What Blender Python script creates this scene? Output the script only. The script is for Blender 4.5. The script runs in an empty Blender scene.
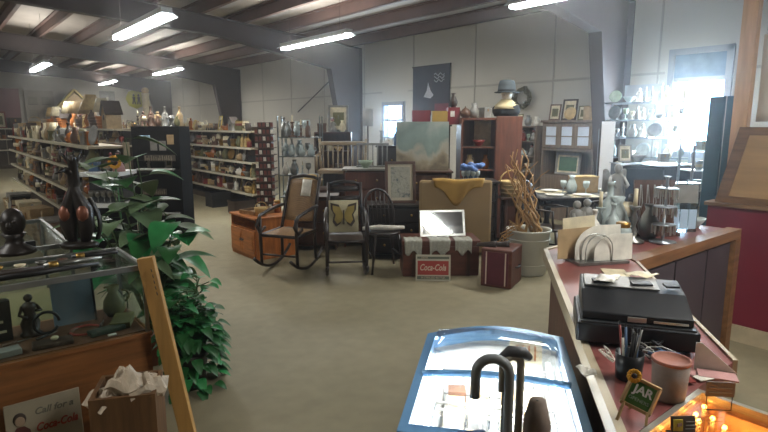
import bpy, math, random
from mathutils import Vector, Matrix, Euler
R = math.radians
random.seed(7)
SC = bpy.context.scene
COL = SC.collection

# ---------------------------------------------------------------- camera, world, light, exposure
CAM_H = 1.65; YAW = R(39.5); PIT = R(9.5); FPX = 548.0
cd = bpy.data.cameras.new('camera'); cam = bpy.data.objects.new('camera', cd); COL.objects.link(cam)
cd.sensor_width = 36.0; cd.sensor_fit = 'HORIZONTAL'; cd.lens = 36.0 * FPX / 768.0
cd.clip_start = 0.03; cd.clip_end = 200
cam.location = (0, 0, CAM_H); cam.rotation_euler = (R(90) - PIT, 0, -YAW)
SC.camera = cam
SC.view_settings.view_transform = 'Standard'; SC.view_settings.look = 'None'
SC.view_settings.gamma = 1.0; SC.view_settings.use_curve_mapping = False
SC.view_settings.exposure = 0.62
try:
    SC.cycles.use_denoising = True; SC.cycles.denoiser = 'OPENIMAGEDENOISE'
    SC.cycles.max_bounces = 6; SC.cycles.diffuse_bounces = 4; SC.cycles.glossy_bounces = 3
    SC.cycles.transparent_max_bounces = 12; SC.cycles.sample_clamp_indirect = 4.0
    SC.cycles.caustics_reflective = False; SC.cycles.caustics_refractive = False
except Exception: pass
w = bpy.data.worlds.new('sky'); SC.world = w; w.use_nodes = True
w.node_tree.nodes['Background'].inputs[0].default_value = (0.55, 0.8, 1.0, 1)
w.node_tree.nodes['Background'].inputs[1].default_value = 34.0
def area(name, loc, size, energy, color=(1, 1, 1), rot=(0, 0, 0)):
    l = bpy.data.lights.new(name, 'AREA'); l.shape = 'RECTANGLE'; l.size, l.size_y = size
    l.energy = energy; l.color = color
    o = bpy.data.objects.new(name, l); o.location = loc; o.rotation_euler = rot; COL.objects.link(o); return o
TUBE_POWER = 46; ADDED_UPLIGHT = 22
# daylight entering at the two windows of the long wall
area('window_daylight', (8.85, 3.62, 1.8), (1.0, 1.0), 190, (0.72, 0.88, 1.0), (0, R(-90), R(180)) if False else (0, R(90), 0))
area('window_daylight', (8.85, 10.5, 1.72), (0.6, 0.7), 60, (0.72, 0.88, 1.0), (0, R(90), 0))

# ---------------------------------------------------------------- ray helpers: a pixel onto a real plane
_fw = Vector((math.sin(YAW) * math.cos(PIT), math.cos(YAW) * math.cos(PIT), -math.sin(PIT)))
_rt = Vector((math.cos(YAW), -math.sin(YAW), 0)); _up = _rt.cross(_fw)
def _ray(px, py): return _fw + _rt * ((px - 384) / FPX) + _up * ((216 - py) / FPX)
def G(px, py, z=0.0):
    d = _ray(px, py); t = (z - CAM_H) / d.z; return Vector((t * d.x, t * d.y, z))
def GX(px, py, x):
    d = _ray(px, py); t = x / d.x; return Vector((x, t * d.y, CAM_H + t * d.z))
def GY(px, py, y):
    d = _ray(px, py); t = y / d.y; return Vector((t * d.x, y, CAM_H + t * d.z))
def GD(px, py, dep):                    # at a horizontal distance dep along the view axis
    d = _ray(px, py); h = d.x * math.sin(YAW) + d.y * math.cos(YAW); t = dep / h
    return Vector((t * d.x, t * d.y, CAM_H + t * d.z))
FACE = -YAW                             # local +y then points away from the viewer's side of the aisle

# ---------------------------------------------------------------- materials
def lin(h):
    h = h.lstrip('#'); c = [int(h[i:i + 2], 16) / 255 for i in (0, 2, 4)]
    return tuple(x / 12.92 if x <= .04045 else ((x + .055) / 1.055) ** 2.4 for x in c) + (1,)
def newmat(name):
    m = bpy.data.materials.new(name); m.use_nodes = True
    return m, m.node_tree, m.node_tree.nodes['Principled BSDF']
def mul(c, k): return tuple(min(1, x * k) for x in c[:3]) + (1,)
_mc = {}
def mat(name, col, rough=.6, metal=0., var=.18, scale=6., bump=0., stretch=None, spec=.4, coat=0):
    key = (name)
    if key in _mc: return _mc[key]
    m, nt, b = newmat(name); N = nt.nodes; L = nt.links
    tc = N.new('ShaderNodeTexCoord'); mp = N.new('ShaderNodeMapping'); L.new(tc.outputs['Object'], mp.inputs[0])
    if stretch: mp.inputs['Scale'].default_value = stretch
    no = N.new('ShaderNodeTexNoise'); no.inputs['Scale'].default_value = scale; no.inputs['Detail'].default_value = 5
    L.new(mp.outputs[0], no.inputs['Vector'])
    rp = N.new('ShaderNodeValToRGB'); c = lin(col)
    rp.color_ramp.elements[0].position = .3; rp.color_ramp.elements[0].color = mul(c, 1 - var)
    rp.color_ramp.elements[1].position = .7; rp.color_ramp.elements[1].color = mul(c, 1 + var)
    L.new(no.outputs['Fac'], rp.inputs[0]); L.new(rp.outputs[0], b.inputs['Base Color'])
    b.inputs['Roughness'].default_value = rough; b.inputs['Metallic'].default_value = metal
    b.inputs['Specular IOR Level'].default_value = spec
    if coat: b.inputs['Coat Weight'].default_value = coat
    if bump:
        bp = N.new('ShaderNodeBump'); bp.inputs['Strength'].default_value = bump; bp.inputs['Distance'].default_value = .01
        L.new(no.outputs['Fac'], bp.inputs['Height']); L.new(bp.outputs[0], b.inputs['Normal'])
    _mc[key] = m; return m
def wood(name, col, rough=.45, var=.3, axis=2, scale=3.5, coat=0):
    s = [9, 9, 9]; s[axis] = .9
    return mat(name, col, rough, 0, var, scale, .15, tuple(s), coat=coat)
def emit(name, col, s):
    m, nt, b = newmat(name); b.inputs['Base Color'].default_value = lin(col)
    b.inputs['Emission Color'].default_value = lin(col); b.inputs['Emission Strength'].default_value = s; return m
def glass(name, col='#e8f2f0', refl=.12, tint=.93, fr=.7):
    m, nt, b = newmat(name); N = nt.nodes; L = nt.links; N.remove(b)
    t = N.new('ShaderNodeBsdfTransparent'); t.inputs[0].default_value = mul(lin(col), tint)
    g = N.new('ShaderNodeBsdfGlossy'); g.inputs['Roughness'].default_value = .04
    f = N.new('ShaderNodeLayerWeight'); f.inputs[0].default_value = .25
    mm = N.new('ShaderNodeMath'); mm.operation = 'MULTIPLY_ADD'; mm.inputs[1].default_value = fr; mm.inputs[2].default_value = refl
    mx = N.new('ShaderNodeMixShader'); L.new(f.outputs['Fresnel'], mm.inputs[0]); L.new(mm.outputs[0], mx.inputs[0])
    L.new(t.outputs[0], mx.inputs[1]); L.new(g.outputs[0], mx.inputs[2])
    L.new(mx.outputs[0], N['Material Output'].inputs['Surface']); return m

# ---------------------------------------------------------------- mesh builder
class MB:
    def __init__(s, m=None): s.v = []; s.f = []; s.mi = []; s.sm = []; s.ms = []; s.m = m
    def _m(s, m):
        m = m or s.m
        if m not in s.ms: s.ms.append(m)
        return s.ms.index(m)
    def add(s, vs, fs, m=None, smooth=False):
        b = len(s.v); k = s._m(m); s.v += [tuple(x) for x in vs]
        for f in fs: s.f.append([b + i for i in f]); s.mi.append(k); s.sm.append(smooth)
        return s
    def box(s, c, d, m=None, rot=None):
        x, y, z = d[0] / 2, d[1] / 2, d[2] / 2
        vs = [Vector(p) for p in ((-x, -y, -z), (x, -y, -z), (x, y, -z), (-x, y, -z), (-x, -y, z), (x, -y, z), (x, y, z), (-x, y, z))]
        if rot is not None:
            M = rot if isinstance(rot, Matrix) else Euler(rot).to_matrix(); vs = [M @ p for p in vs]
        c = Vector(c); return s.add([p + c for p in vs], ((0, 3, 2, 1), (4, 5, 6, 7), (0, 1, 5, 4), (1, 2, 6, 5), (2, 3, 7, 6), (3, 0, 4, 7)), m)
    def bb(s, a, b, m=None):            # box from min corner to max corner
        return s.box([(a[i] + b[i]) / 2 for i in range(3)], [abs(b[i] - a[i]) for i in range(3)], m)
    def bar(s, a, b, w, h, m=None):     # rectangular bar between two points
        a, b = Vector(a), Vector(b); d = (b - a); q = d.to_track_quat('Z', 'Y').to_matrix()
        return s.box((a + b) / 2, (w, h, d.length), m, q)
    def prism(s, pts, ex, m=None):
        n = len(pts); e = Vector(ex); a = [Vector(p) for p in pts]
        fs = [tuple(range(n))[::-1], tuple(range(n, 2 * n))] + [(i, (i + 1) % n, n + (i + 1) % n, n + i) for i in range(n)]
        return s.add(a + [p + e for p in a], fs, m)
    def tube(s, pts, r, m=None, n=6, closed=False):
        pts = [Vector(p) for p in pts]; k = len(pts); rs = r if isinstance(r, (list, tuple)) else [r] * k
        vs = []; ref = None
        for i, p in enumerate(pts):
            t = (pts[(i + 1) % k if closed else min(i + 1, k - 1)] - pts[(i - 1) % k if closed else max(i - 1, 0)]).normalized()
            if ref is None: ref = t.orthogonal().normalized()
            a = (ref - t * ref.dot(t)); a = a.normalized() if a.length > 1e-5 else t.orthogonal().normalized()
            ref = a; b = t.cross(a)
            for j in range(n):
                an = 2 * math.pi * j / n; vs.append(p + (a * math.cos(an) + b * math.sin(an)) * rs[i])
        fs = []
        for i in range(k if closed else k - 1):
            i2 = (i + 1) % k
            for j in range(n): fs.append((i * n + j, i * n + (j + 1) % n, i2 * n + (j + 1) % n, i2 * n + j))
        if not closed: fs += [tuple(range(n))[::-1], tuple(range((k - 1) * n, k * n))]
        return s.add(vs, fs, m, n > 4)
    def lathe(s, pr, c=(0, 0, 0), m=None, n=14, sx=1, sy=1, rot=None, smooth=True):
        c = Vector(c); vs = []
        for r, z in pr:
            for j in range(n):
                a = 2 * math.pi * j / n; p = Vector((max(r, 1e-4) * math.cos(a) * sx, max(r, 1e-4) * math.sin(a) * sy, z))
                vs.append((rot @ p if rot is not None else p) + c)
        k = len(pr); fs = []
        for i in range(k - 1):
            for j in range(n): fs.append((i * n + j, i * n + (j + 1) % n, (i + 1) * n + (j + 1) % n, (i + 1) * n + j))
        fs += [tuple(range(n))[::-1], tuple(range((k - 1) * n, k * n))]
        return s.add(vs, fs, m, smooth)
    def cyl(s, a, b, r, r2=None, m=None, n=12):
        r2 = r if r2 is None else r2; a = Vector(a); b = Vector(b); q = (b - a).to_track_quat('Z', 'Y').to_matrix()
        return s.lathe([(r, 0), (r2, (b - a).length)], a, m, n, rot=q)
    def ball(s, c, r, m=None, n=10, rot=None):
        rx, ry, rz = (r, r, r) if not isinstance(r, (tuple, list)) else r
        k = max(5, n // 2 + 1)
        pr = [(math.sin(math.pi * i / k), -rz * math.cos(math.pi * i / k)) for i in range(k + 1)]
        return s.lathe(pr, c, m, n, rx, ry, rot)
    def grid(s, fn, nu, nv, m=None, th=0, smooth=True):
        vs = [Vector(fn(i / nu, j / nv)) for i in range(nu + 1) for j in range(nv + 1)]
        fs = [(i * (nv + 1) + j, (i + 1) * (nv + 1) + j, (i + 1) * (nv + 1) + j + 1, i * (nv + 1) + j + 1) for i in range(nu) for j in range(nv)]
        return s.add(vs, fs, m, smooth)
    def build(s, name, parent=None, loc=(0, 0, 0), rotz=0, bevel=0, solid=0, rot=None):
        me = bpy.data.meshes.new(name); me.from_pydata(s.v, [], s.f)
        for m in s.ms: me.materials.append(m)
        me.polygons.foreach_set('material_index', s.mi); me.polygons.foreach_set('use_smooth', s.sm); me.update()
        o = bpy.data.objects.new(name, me); COL.objects.link(o); o.location = loc
        o.rotation_euler = rot if rot is not None else (0, 0, rotz)
        if parent: o.parent = parent
        if solid: md = o.modifiers.new('solid', 'SOLIDIFY'); md.thickness = solid; md.offset = 0
        if bevel: md = o.modifiers.new('bevel', 'BEVEL'); md.width = bevel; md.segments = 2; md.limit_method = 'ANGLE'
        return o
def tag(o, label, cat, group=None, kind=None):
    o['label'] = label; o['category'] = cat
    if group: o['group'] = group
    if kind: o['kind'] = kind
    n = len(label.split())
    if not 4 <= n <= 16: print('LABEL LENGTH', n, label)
    return o
def thing(name, label, cat, loc=(0, 0, 0), rotz=0, group=None):
    o = bpy.data.objects.new(name, None); COL.objects.link(o); o.location = loc; o.rotation_euler = (0, 0, rotz)
    o.empty_display_size = .1
    return tag(o, label, cat, group)
def struct(name, mb, **k): o = mb.build(name, **k); o['kind'] = 'structure'; return o
def text(s, size, m, parent, loc, rot, name='lettering', shear=0, ext=.001, sx=1, bold=0):
    cu = bpy.data.curves.new(name, 'FONT'); cu.body = s; cu.size = size; cu.align_x = 'CENTER'; cu.align_y = 'CENTER'
    cu.shear = shear; cu.extrude = ext; cu.offset = bold; cu.resolution_u = 3
    o = bpy.data.objects.new(name, cu); COL.objects.link(o)
    dg = bpy.context.evaluated_depsgraph_get(); me = bpy.data.meshes.new_from_object(o.evaluated_get(dg))
    bpy.data.objects.remove(o); me.materials.clear(); me.materials.append(m)
    o = bpy.data.objects.new(name, me); COL.objects.link(o); o.parent = parent; o.location = loc; o.rotation_euler = rot
    o.scale = (sx, 1, 1); return o
def arc(c, r, a0, a1, n, plane='xz', ry=None):
    out = []; ry = r if ry is None else ry
    for i in range(n + 1):
        a = R(a0 + (a1 - a0) * i / n); u = r * math.cos(a); v = ry * math.sin(a)
        out.append({'xz': (c[0] + u, c[1], c[2] + v), 'xy': (c[0] + u, c[1] + v, c[2]), 'yz': (c[0], c[1] + u, c[2] + v)}[plane])
    return out

# ================================================================ STRUCTURE
def concrete():
    m, nt, b = newmat('sealed_concrete'); N = nt.nodes; L = nt.links
    tc = N.new('ShaderNodeTexCoord')
    def noise(sc, d): n = N.new('ShaderNodeTexNoise'); n.inputs['Scale'].default_value = sc; n.inputs['Detail'].default_value = d; L.new(tc.outputs['Object'], n.inputs['Vector']); return n
    a = noise(.7, 6); f = noise(9, 8)
    r1 = N.new('ShaderNodeValToRGB'); r1.color_ramp.elements[0].color = lin('#8f866b'); r1.color_ramp.elements[1].color = lin('#a0967a')
    r1.color_ramp.elements[0].position = .35; r1.color_ramp.elements[1].position = .65
    mx = N.new('ShaderNodeMixRGB'); mx.blend_type = 'MULTIPLY'; mx.inputs[0].default_value = .35
    L.new(a.outputs['Fac'], r1.inputs[0]); L.new(r1.outputs[0], mx.inputs[1]); L.new(f.outputs['Fac'], mx.inputs[2])
    L.new(mx.outputs[0], b.inputs['Base Color']); b.inputs['Roughness'].default_value = .58; b.inputs['Specular IOR Level'].default_value = .25
    return m
XW = 9.0; YE = 28.2; XL = -9.0; YB = -6.0; EAVE = 3.85; SL = .085
def roofz(x): return EAVE + (XW - abs(x)) * SL
Wm = mat('painted_wall_liner', '#b9b4a8', .7, 0, .04, 1.5)
struct('floor', MB(concrete()).bb((XL, YB, -.1), (XW, YE, 0)))
# long wall with two window openings
def wall_x(name, x, th, holes, y0, y1, z1, m):
    mb = MB(m); ys = sorted(holes); cur = y0
    for (a, b, c, d) in ys:
        mb.bb((x, cur, 0), (x + th, a, z1)); mb.bb((x, a, 0), (x + th, b, c)); mb.bb((x, a, d), (x + th, b, z1)); cur = b
    mb.bb((x, cur, 0), (x + th, y1, z1)); return mb
wr = wall_x('wall_right', XW, .15, [(3.05, 3.95, 1.15, 2.78), (10.1, 10.95, 1.25, 2.2)], YB, YE, EAVE, Wm)
rib = mat('wall_liner_seam', '#a29d92', .7, 0, .03)
y = YB + .6
while y < YE:
    if not (2.9 < y < 4.0): wr.bb((XW - .012, y, 0), (XW, y + .03, EAVE - .02), rib)
    y += 1.9
for (a, b) in ((YB, 3.0), (4.0, 10.0), (11.0, YE)): wr.bb((XW - .02, a, 2.42), (XW, b, 2.46), rib)
struct('wall_right', wr)
bk = MB(Wm)
bk.prism([(XL, YE, 0), (XW, YE, 0), (XW, YE, EAVE), (0, YE, roofz(0)), (XL, YE, EAVE)], (0, .15, 0)); struct('wall_back', bk)
fk = MB(Wm); fk.prism([(XL, YB - .15, 0), (XW, YB - .15, 0), (XW, YB - .15, EAVE), (0, YB - .15, roofz(0)), (XL, YB - .15, EAVE)], (0, .15, 0)); struct('wall_front', fk)
struct('wall_left', MB(Wm).bb((XL - .15, YB, 0), (XL, YE, EAVE)))
Ins = mat('roof_insulation_facing', '#bdb6b0', .55, 0, .08, 2.0)
rf = MB(Ins)
for sgn in (1, -1):
    rf.prism([(0, YB, roofz(0)), (sgn * (XW + .2), YB, EAVE - .2 * SL), (sgn * (XW + .2), YB, EAVE + .1), (0, YB, roofz(0) + .1)], (0, YE - YB + .15, 0))
struct('ceiling', rf)
Steel = mat('red_oxide_steel', '#3f3635', .6, 0, .12, 3)
Steel2 = mat('red_oxide_purlin', '#6d5751', .55, .1, .12, 3)
HZ, nt, b = newmat('added_glow_haze'); nt.nodes.remove(b); vs_ = nt.nodes.new('ShaderNodeVolumeScatter'); vs_.inputs['Density'].default_value = .0065; vs_.inputs['Anisotropy'].default_value = .85; vs_.inputs['Color'].default_value = (.97, .98, 1, 1); nt.links.new(vs_.outputs[0], nt.nodes['Material Output'].inputs['Volume'])
hz = MB(HZ).bb((XL + .02, YB + .02, .01), (XW - .06, YE - .02, EAVE - .04)).build('haze'); hz['kind'] = 'structure'; hz.display_type = 'WIRE'  # thin haze added to give a milky glow around the windows
pn = 0
x = XW - .35
while x > -9:
    mb = MB(Steel2); z = roofz(x)
    mb.bb((x, YB, z - .24), (x + .02, YE, z - .01)); mb.bb((x, YB, z - .24), (x + .09, YE, z - .225)); mb.bb((x - .08, YB, z - .03), (x, YE, z - .01))
    pn += 1; struct('trim_%d' % pn, mb); x -= .98
for yc in (-2.6, 4.66, 11.9, 19.2, 26.6):
    mb = MB(Steel)
    for sg in (1, -1):
        def P(x, z): return (sg * x, yc, z)
        web = [P(8.98, 0), P(8.98, roofz(8.98) - .25), P(0, roofz(0) - .25), P(0, roofz(0) - .75), P(5.2, roofz(5.2) - .62), P(8.02, 3.05), P(8.62, 0)]
        mb.prism([(p[0], yc - .008, p[2]) for p in web], (0, .016, 0))
        for a, b in ((web[6], web[5]), (web[5], web[4]), (web[4], web[3]), (web[0], web[1]), (web[1], web[2])):
            A, B = Vector(a), Vector(b); mb.bar(A, B, .02 if abs(A.z - B.z) < 1e9 else .02, .22) if False else mb.prism([(A.x, yc - .11, A.z), (B.x, yc - .11, B.z), (B.x, yc + .11, B.z), (A.x, yc + .11, A.z)], (-.018 * sg, 0, -.018))
    pn += 1; struct('trim_%d' % pn, mb)
# bracing rod in the bay beyond the middle column
pn += 1; a = GX(345, 66, 8.9); b = GX(298, 112, 8.9); struct('trim_%d' % pn, MB(Steel).tube([a, b], .02, n=5))
# windows
Fr = mat('window_frame_paint', '#8d9096', .5, 0, .05); Gl = glass('window_glass', '#dff0ff', .05)
def window(n, y0, y1, z0, z1, mid):
    mb = MB(Fr); x0, x1 = XW - .05, XW + .1; t = .09
    mb.bb((x0, y0, z0), (x1, y0 + t, z1)); mb.bb((x0, y1 - t, z0), (x1, y1, z1)); mb.bb((x0, y0, z1 - t), (x1, y1, z1)); mb.bb((x0, y0, z0), (x1, y1, z0 + t))
    mb.bb((x0 + .02, y0, mid - .03), (x1, y1, mid + .03))
    o = struct('window_%d' % n, mb)
    MB(Gl).bb((XW + .03, y0 + t, z0 + t), (XW + .036, y1 - t, z1 - t)).build('window_pane', o)
    return o
window(1, 3.05, 3.95, 1.15, 2.78, 2.32)
o = window(2, 10.1, 10.95, 1.25, 2.2, 1.75)
# blind in the top of the near window
tag(MB(mat('blue_grey_blind', '#64798c', .8)).bb((XW - .02, 3.14, 2.35), (XW + .0, 3.86, 2.69)).build('window_blind'), 'blue-grey blind drawn over the top sash of the near window', 'blind')

# ---------------------------------------------------------------- ceiling lights
Tube = emit('fluorescent_tube_glow', '#f4fbff', 24); WhiteMetal = mat('white_enamel_metal', '#d5d8d8', .4, .0, .04)
def tube_light(x, y, z, label):
    t = thing('fluorescent_light', label, 'light', (x, y, z), 0, 'fluorescent strip lights under the roof')
    h = MB(WhiteMetal); h.bb((-.07, -1.2, .06), (.07, 1.2, .13)); h.prism([(-.07, -1.2, .06), (-.14, -1.2, .02), (-.14, -1.2, .03), (-.07, -1.2, .075)], (0, 2.4, 0)); h.prism([(.07, -1.2, .06), (.14, -1.2, .02), (.14, -1.2, .03), (.07, -1.2, .075)], (0, 2.4, 0))
    h.build('housing', t)
    for s in (-.045, .045): MB(Tube).cyl((s, -1.17, .02), (s, 1.17, .02), .026, n=8).build('tube', t)
    h = None
    for yy in (-.9, .9): MB(Steel).cyl((0, yy, .13), (0, yy, roofz(x) - z - .002), .003, n=4).build('hanger', t)
    area('tube_lamp', (x, y, z - .03), (.2, 2.3), TUBE_POWER, (1, .955, .86)); area('tube_lamp', (x, y, z + .15), (.2, 2.3), ADDED_UPLIGHT, (1, .955, .86), (math.pi, 0, 0))  # second lamp added above each housing, facing up to brighten the ceiling
tube_light(2.5, 8.55, 2.98, 'large bright strip light at upper left, nearest of the left row')
tube_light(2.5, 17.6, 3.12, 'small distant strip light in the left row above the far goods')
tube_light(6.0, 9.45, 3.2, 'bright strip light in front of the dark middle column knee')
tube_light(6.0, 18.0, 3.25, 'small strip light before the second dark column from the right')
tube_light(6.0, 25.4, 3.33, 'faintest strip light farthest back near the end wall')
tube_light(6.0, 3.5, 3.12, 'strip light cut by the top edge above the near column')
tube_light(2.5, -.6, 3.0, 'unseen strip light added overhead behind the counter to light the foreground')  # this and the next two are out of view, added to light the foreground
tube_light(-2.2, 4.0, 3.0, 'unseen strip light added over the left side of the shop')
tube_light(-2.2, 12.5, 3.1, 'unseen strip light added over the far left aisle')

# ---------------------------------------------------------------- palettes
PAL = {  # word: (hex, rough, metal)
 'brown': ('#5a4030', .5, 0), 'dark brown': ('#35281f', .5, 0), 'tan': ('#a08762', .6, 0), 'cream': ('#cfc3a3', .5, 0), 'white': ('#d6d2c6', .35, 0),
 'amber': ('#9a5a22', .25, 0), 'dull red': ('#7d2f28', .5, 0), 'olive': ('#5f5c36', .6, 0), 'green': ('#3f6044', .5, 0), 'grey': ('#7f7d77', .5, 0),
 'black': ('#1d1c1c', .4, 0), 'blue': ('#47607f', .4, 0), 'brass': ('#9c7a3c', .35, .8), 'pewter': ('#85847f', .35, .8), 'pink': ('#b08480', .5, 0),
 'orange': ('#b0692c', .6, 0), 'straw': ('#b89c66', .8, 0), 'pale green': ('#94a58b', .3, 0), 'yellow': ('#c0a138', .5, 0), 'clear': ('#a9b4b2', .1, 0)}
def pal(n):
    h, r, m = PAL[n]; return mat('finish_' + n.replace(' ', '_'), h, r, m, .22, 14)
Dark = mat('dark_stain', '#2a211c', .5)
Brass = pal('brass')
def knick(kind, c, h, mb=None, ang=0.):
    """one small ware standing at the origin; h = height, returns (mesh, half width)"""
    m = pal(c); mb = MB(m); n = 10
    L = mb.lathe
    if kind == 'vase':
        L([(.16 * h, 0), (.26 * h, .12 * h), (.3 * h, .4 * h), (.2 * h, .68 * h), (.11 * h, .84 * h), (.17 * h, h), (.14 * h, .98 * h), (.09 * h, .85 * h)], n=n); r = .3 * h
    elif kind == 'bottle':
        L([(.16 * h, 0), (.17 * h, .03 * h), (.17 * h, .52 * h), (.13 * h, .64 * h), (.055 * h, .74 * h), (.055 * h, .94 * h), (.07 * h, .95 * h), (.07 * h, h)], n=n); r = .17 * h
    elif kind == 'jar':
        L([(.26 * h, 0), (.32 * h, .06 * h), (.32 * h, .7 * h), (.25 * h, .8 * h)], n=n); L([(.27 * h, .8 * h), (.27 * h, .97 * h), (.2 * h, h)], (0, 0, 0), Brass if c != 'brass' else Dark, n=n); r = .32 * h
    elif kind == 'jug':
        L([(.22 * h, 0), (.34 * h, .2 * h), (.32 * h, .5 * h), (.16 * h, .78 * h), (.2 * h, h), (.17 * h, .99 * h), (.12 * h, .8 * h)], n=n)
        mb.tube(arc((.27 * h, 0, .6 * h), .2 * h, -80, 95, 6), .035 * h, n=5); mb.prism([(-.1 * h, -.05 * h, h), (-.1 * h, .05 * h, h), (-.27 * h, 0, h)], (0, 0, -.06 * h)); r = .42 * h
    elif kind == 'mug':
        L([(.36 * h, 0), (.38 * h, .05 * h), (.38 * h, h), (.33 * h, h), (.32 * h, .15 * h)], n=n); mb.tube(arc((.38 * h, 0, .5 * h), .26 * h, -90, 90, 6), .06 * h, n=5); r = .5 * h
    elif kind == 'bowl':
        L([(.4 * h, 0), (.42 * h, .12 * h), (.8 * h, .55 * h), (1.05 * h, h), (.98 * h, .98 * h), (.7 * h, .5 * h), (.2 * h, .2 * h)], n=12); r = 1.05 * h
    elif kind == 'plate':
        q = Matrix.Rotation(R(78), 3, 'X'); L([(.1 * h, 0), (.3 * h, 0), (.5 * h, .05 * h), (.48 * h, .07 * h), (.3 * h, .03 * h), (.02 * h, .025 * h)], (0, 0, .5 * h), n=14, rot=q)
        mb.bar((-.15 * h, .1 * h, 0), (-.15 * h, -.12 * h, .02), .01, .01, Dark); mb.bar((.15 * h, .1 * h, 0), (.15 * h, -.12 * h, .02), .01, .01, Dark); mb.bar((-.17 * h, .1 * h, .01), (.17 * h, .1 * h, .01), .01, .02, Dark); r = .5 * h
    elif kind == 'figurine':
        L([(.22 * h, 0), (.22 * h, .06 * h), (.17 * h, .08 * h), (.2 * h, .3 * h), (.11 * h, .52 * h), (.15 * h, .66 * h), (.13 * h, .74 * h), (.05 * h, .79 * h)], n=n); mb.ball((0, 0, .88 * h), .095 * h, n=8)
        mb.tube([(-.13 * h, 0, .7 * h), (-.2 * h, -.06 * h, .52 * h), (-.06 * h, -.14 * h, .45 * h)], .04 * h, n=5); mb.tube([(.13 * h, 0, .7 * h), (.22 * h, -.04 * h, .55 * h), (.12 * h, -.14 * h, .6 * h)], .04 * h, n=5); r = .22 * h
    elif kind == 'table lamp':
        L([(.18 * h, 0), (.18 * h, .04 * h), (.05 * h, .08 * h), (.13 * h, .3 * h), (.03 * h, .5 * h), (.02 * h, .62 * h)], n=n)
        L([(.3 * h, .55 * h), (.16 * h, h), (.15 * h, h), (.28 * h, .55 * h)], (0, 0, 0), pal({'orange': 'straw', 'straw': 'tan', 'amber': 'tan', 'brown': 'straw'}.get(c, 'cream' if c != 'cream' else 'tan')), n=12); r = .3 * h
    elif kind == 'basket':
        L([(.42 * h, 0), (.5 * h, .5 * h), (.55 * h, .6 * h), (.5 * h, .6 * h), (.4 * h, .1 * h)], n=12, sy=.8)
        for z in (.15, .3, .45): mb.tube([(p[0], p[1] * .8, z * h) for p in arc((0, 0, 0), (.44 + z * .14) * h, 0, 330, 11, 'xy')], .025 * h, n=4, closed=True)
        mb.tube(arc((0, 0, .58 * h), .48 * h, 0, 180, 8, ry=.42 * h), .03 * h, n=5); r = .55 * h
    elif kind == 'box':
        mb.bb((-.5 * h, -.35 * h, 0), (.5 * h, .35 * h, .75 * h)); mb.bb((-.53 * h, -.38 * h, .75 * h), (.53 * h, .38 * h, h)); mb.bb((-.06 * h, -.41 * h, .62 * h), (.06 * h, -.38 * h, .85 * h), Brass); r = .53 * h
    elif kind == 'teapot':
        L([(.3 * h, 0), (.48 * h, .2 * h), (.5 * h, .42 * h), (.3 * h, .72 * h), (.22 * h, .78 * h), (.05 * h, .86 * h), (.06 * h, .95 * h), (.02 * h, h)], n=12)
        mb.tube([(-.42 * h, 0, .3 * h), (-.62 * h, 0, .42 * h), (-.72 * h, 0, .72 * h)], [.1 * h, .07 * h, .04 * h], n=6); mb.tube(arc((.45 * h, 0, .42 * h), .24 * h, -80, 90, 6), .04 * h, n=5); r = .72 * h
    elif kind == 'candlestick':
        L([(.2 * h, 0), (.2 * h, .04 * h), (.05 * h, .1 * h), (.08 * h, .2 * h), (.03 * h, .3 * h), (.07 * h, .45 * h), (.03 * h, .58 * h), (.1 * h, .66 * h), (.1 * h, .68 * h)], n=n); L([(.04 * h, .68 * h), (.035 * h, h)], (0, 0, 0), pal('cream'), n=8); r = .2 * h
    elif kind == 'mantel clock':
        mb.bb((-.4 * h, -.16 * h, 0), (.4 * h, .16 * h, .08 * h)); mb.bb((-.33 * h, -.13 * h, .08 * h), (.33 * h, .13 * h, .62 * h))
        mb.prism([(p[0], -.13 * h, p[2]) for p in arc((0, 0, .62 * h), .33 * h, 0, 180, 8)], (0, .26 * h, 0)); mb.cyl((0, -.125 * h, .52 * h), (0, -.15 * h, .52 * h), .22 * h, m=pal('cream'), n=14)
        mb.bb((-.01 * h, -.16 * h, .52 * h), (.01 * h, -.15 * h, .68 * h), Dark); mb.bb((0, -.16 * h, .51 * h), (.12 * h, -.15 * h, .53 * h), Dark); r = .4 * h
    elif kind == 'picture frame':
        a = .38 * h; q = Matrix.Rotation(R(-10), 3, 'X')
        for (c1, d) in (((0, 0, .04 * h), (2 * a, .05 * h, .08 * h)), ((0, 0, .96 * h), (2 * a, .05 * h, .08 * h)), ((-a + .04 * h, 0, .5 * h), (.08 * h, .05 * h, h)), ((a - .04 * h, 0, .5 * h), (.08 * h, .05 * h, h))):
            mb.box(q @ Vector(c1), d, None, q)
        mb.box(q @ Vector((0, .01 * h, .5 * h)), (1.8 * a, .02 * h, .9 * h), pal('cream' if c != 'cream' else 'grey'), q); mb.box(q @ Vector((0, -.002 * h, .48 * h)), (1.1 * a, .014 * h, .5 * h), pal('olive'), q)
        mb.bar((0, .03 * h, .6 * h), (0, .3 * h, 0), .03 * h, .02 * h); r = a
    elif kind == 'book stack':
        z = 0; rr = random.Random(int(h * 1e4))
        for i in range(4):
            t = h * rr.uniform(.18, .3); a = rr.uniform(-.25, .25); q = Euler((0, 0, a)).to_matrix(); cc = pal(rr.choice([c, 'dark brown', 'dull red', 'olive', 'tan']))
            mb.box((0, 0, z + t / 2), (.95 * h, .7 * h, t * .96), pal('cream'), q)
            for dz in (t * .05, t * .93): mb.box((0, -.005, z + dz), (h, .73 * h, t * .1), cc, q)
            mb.box(q @ Vector((0, -.36 * h, 0)) + Vector((0, 0, z + t / 2)), (h, .02 * h, t * .96), cc, q); z += t
        r = .52 * h
    elif kind == 'toy truck':
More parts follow.
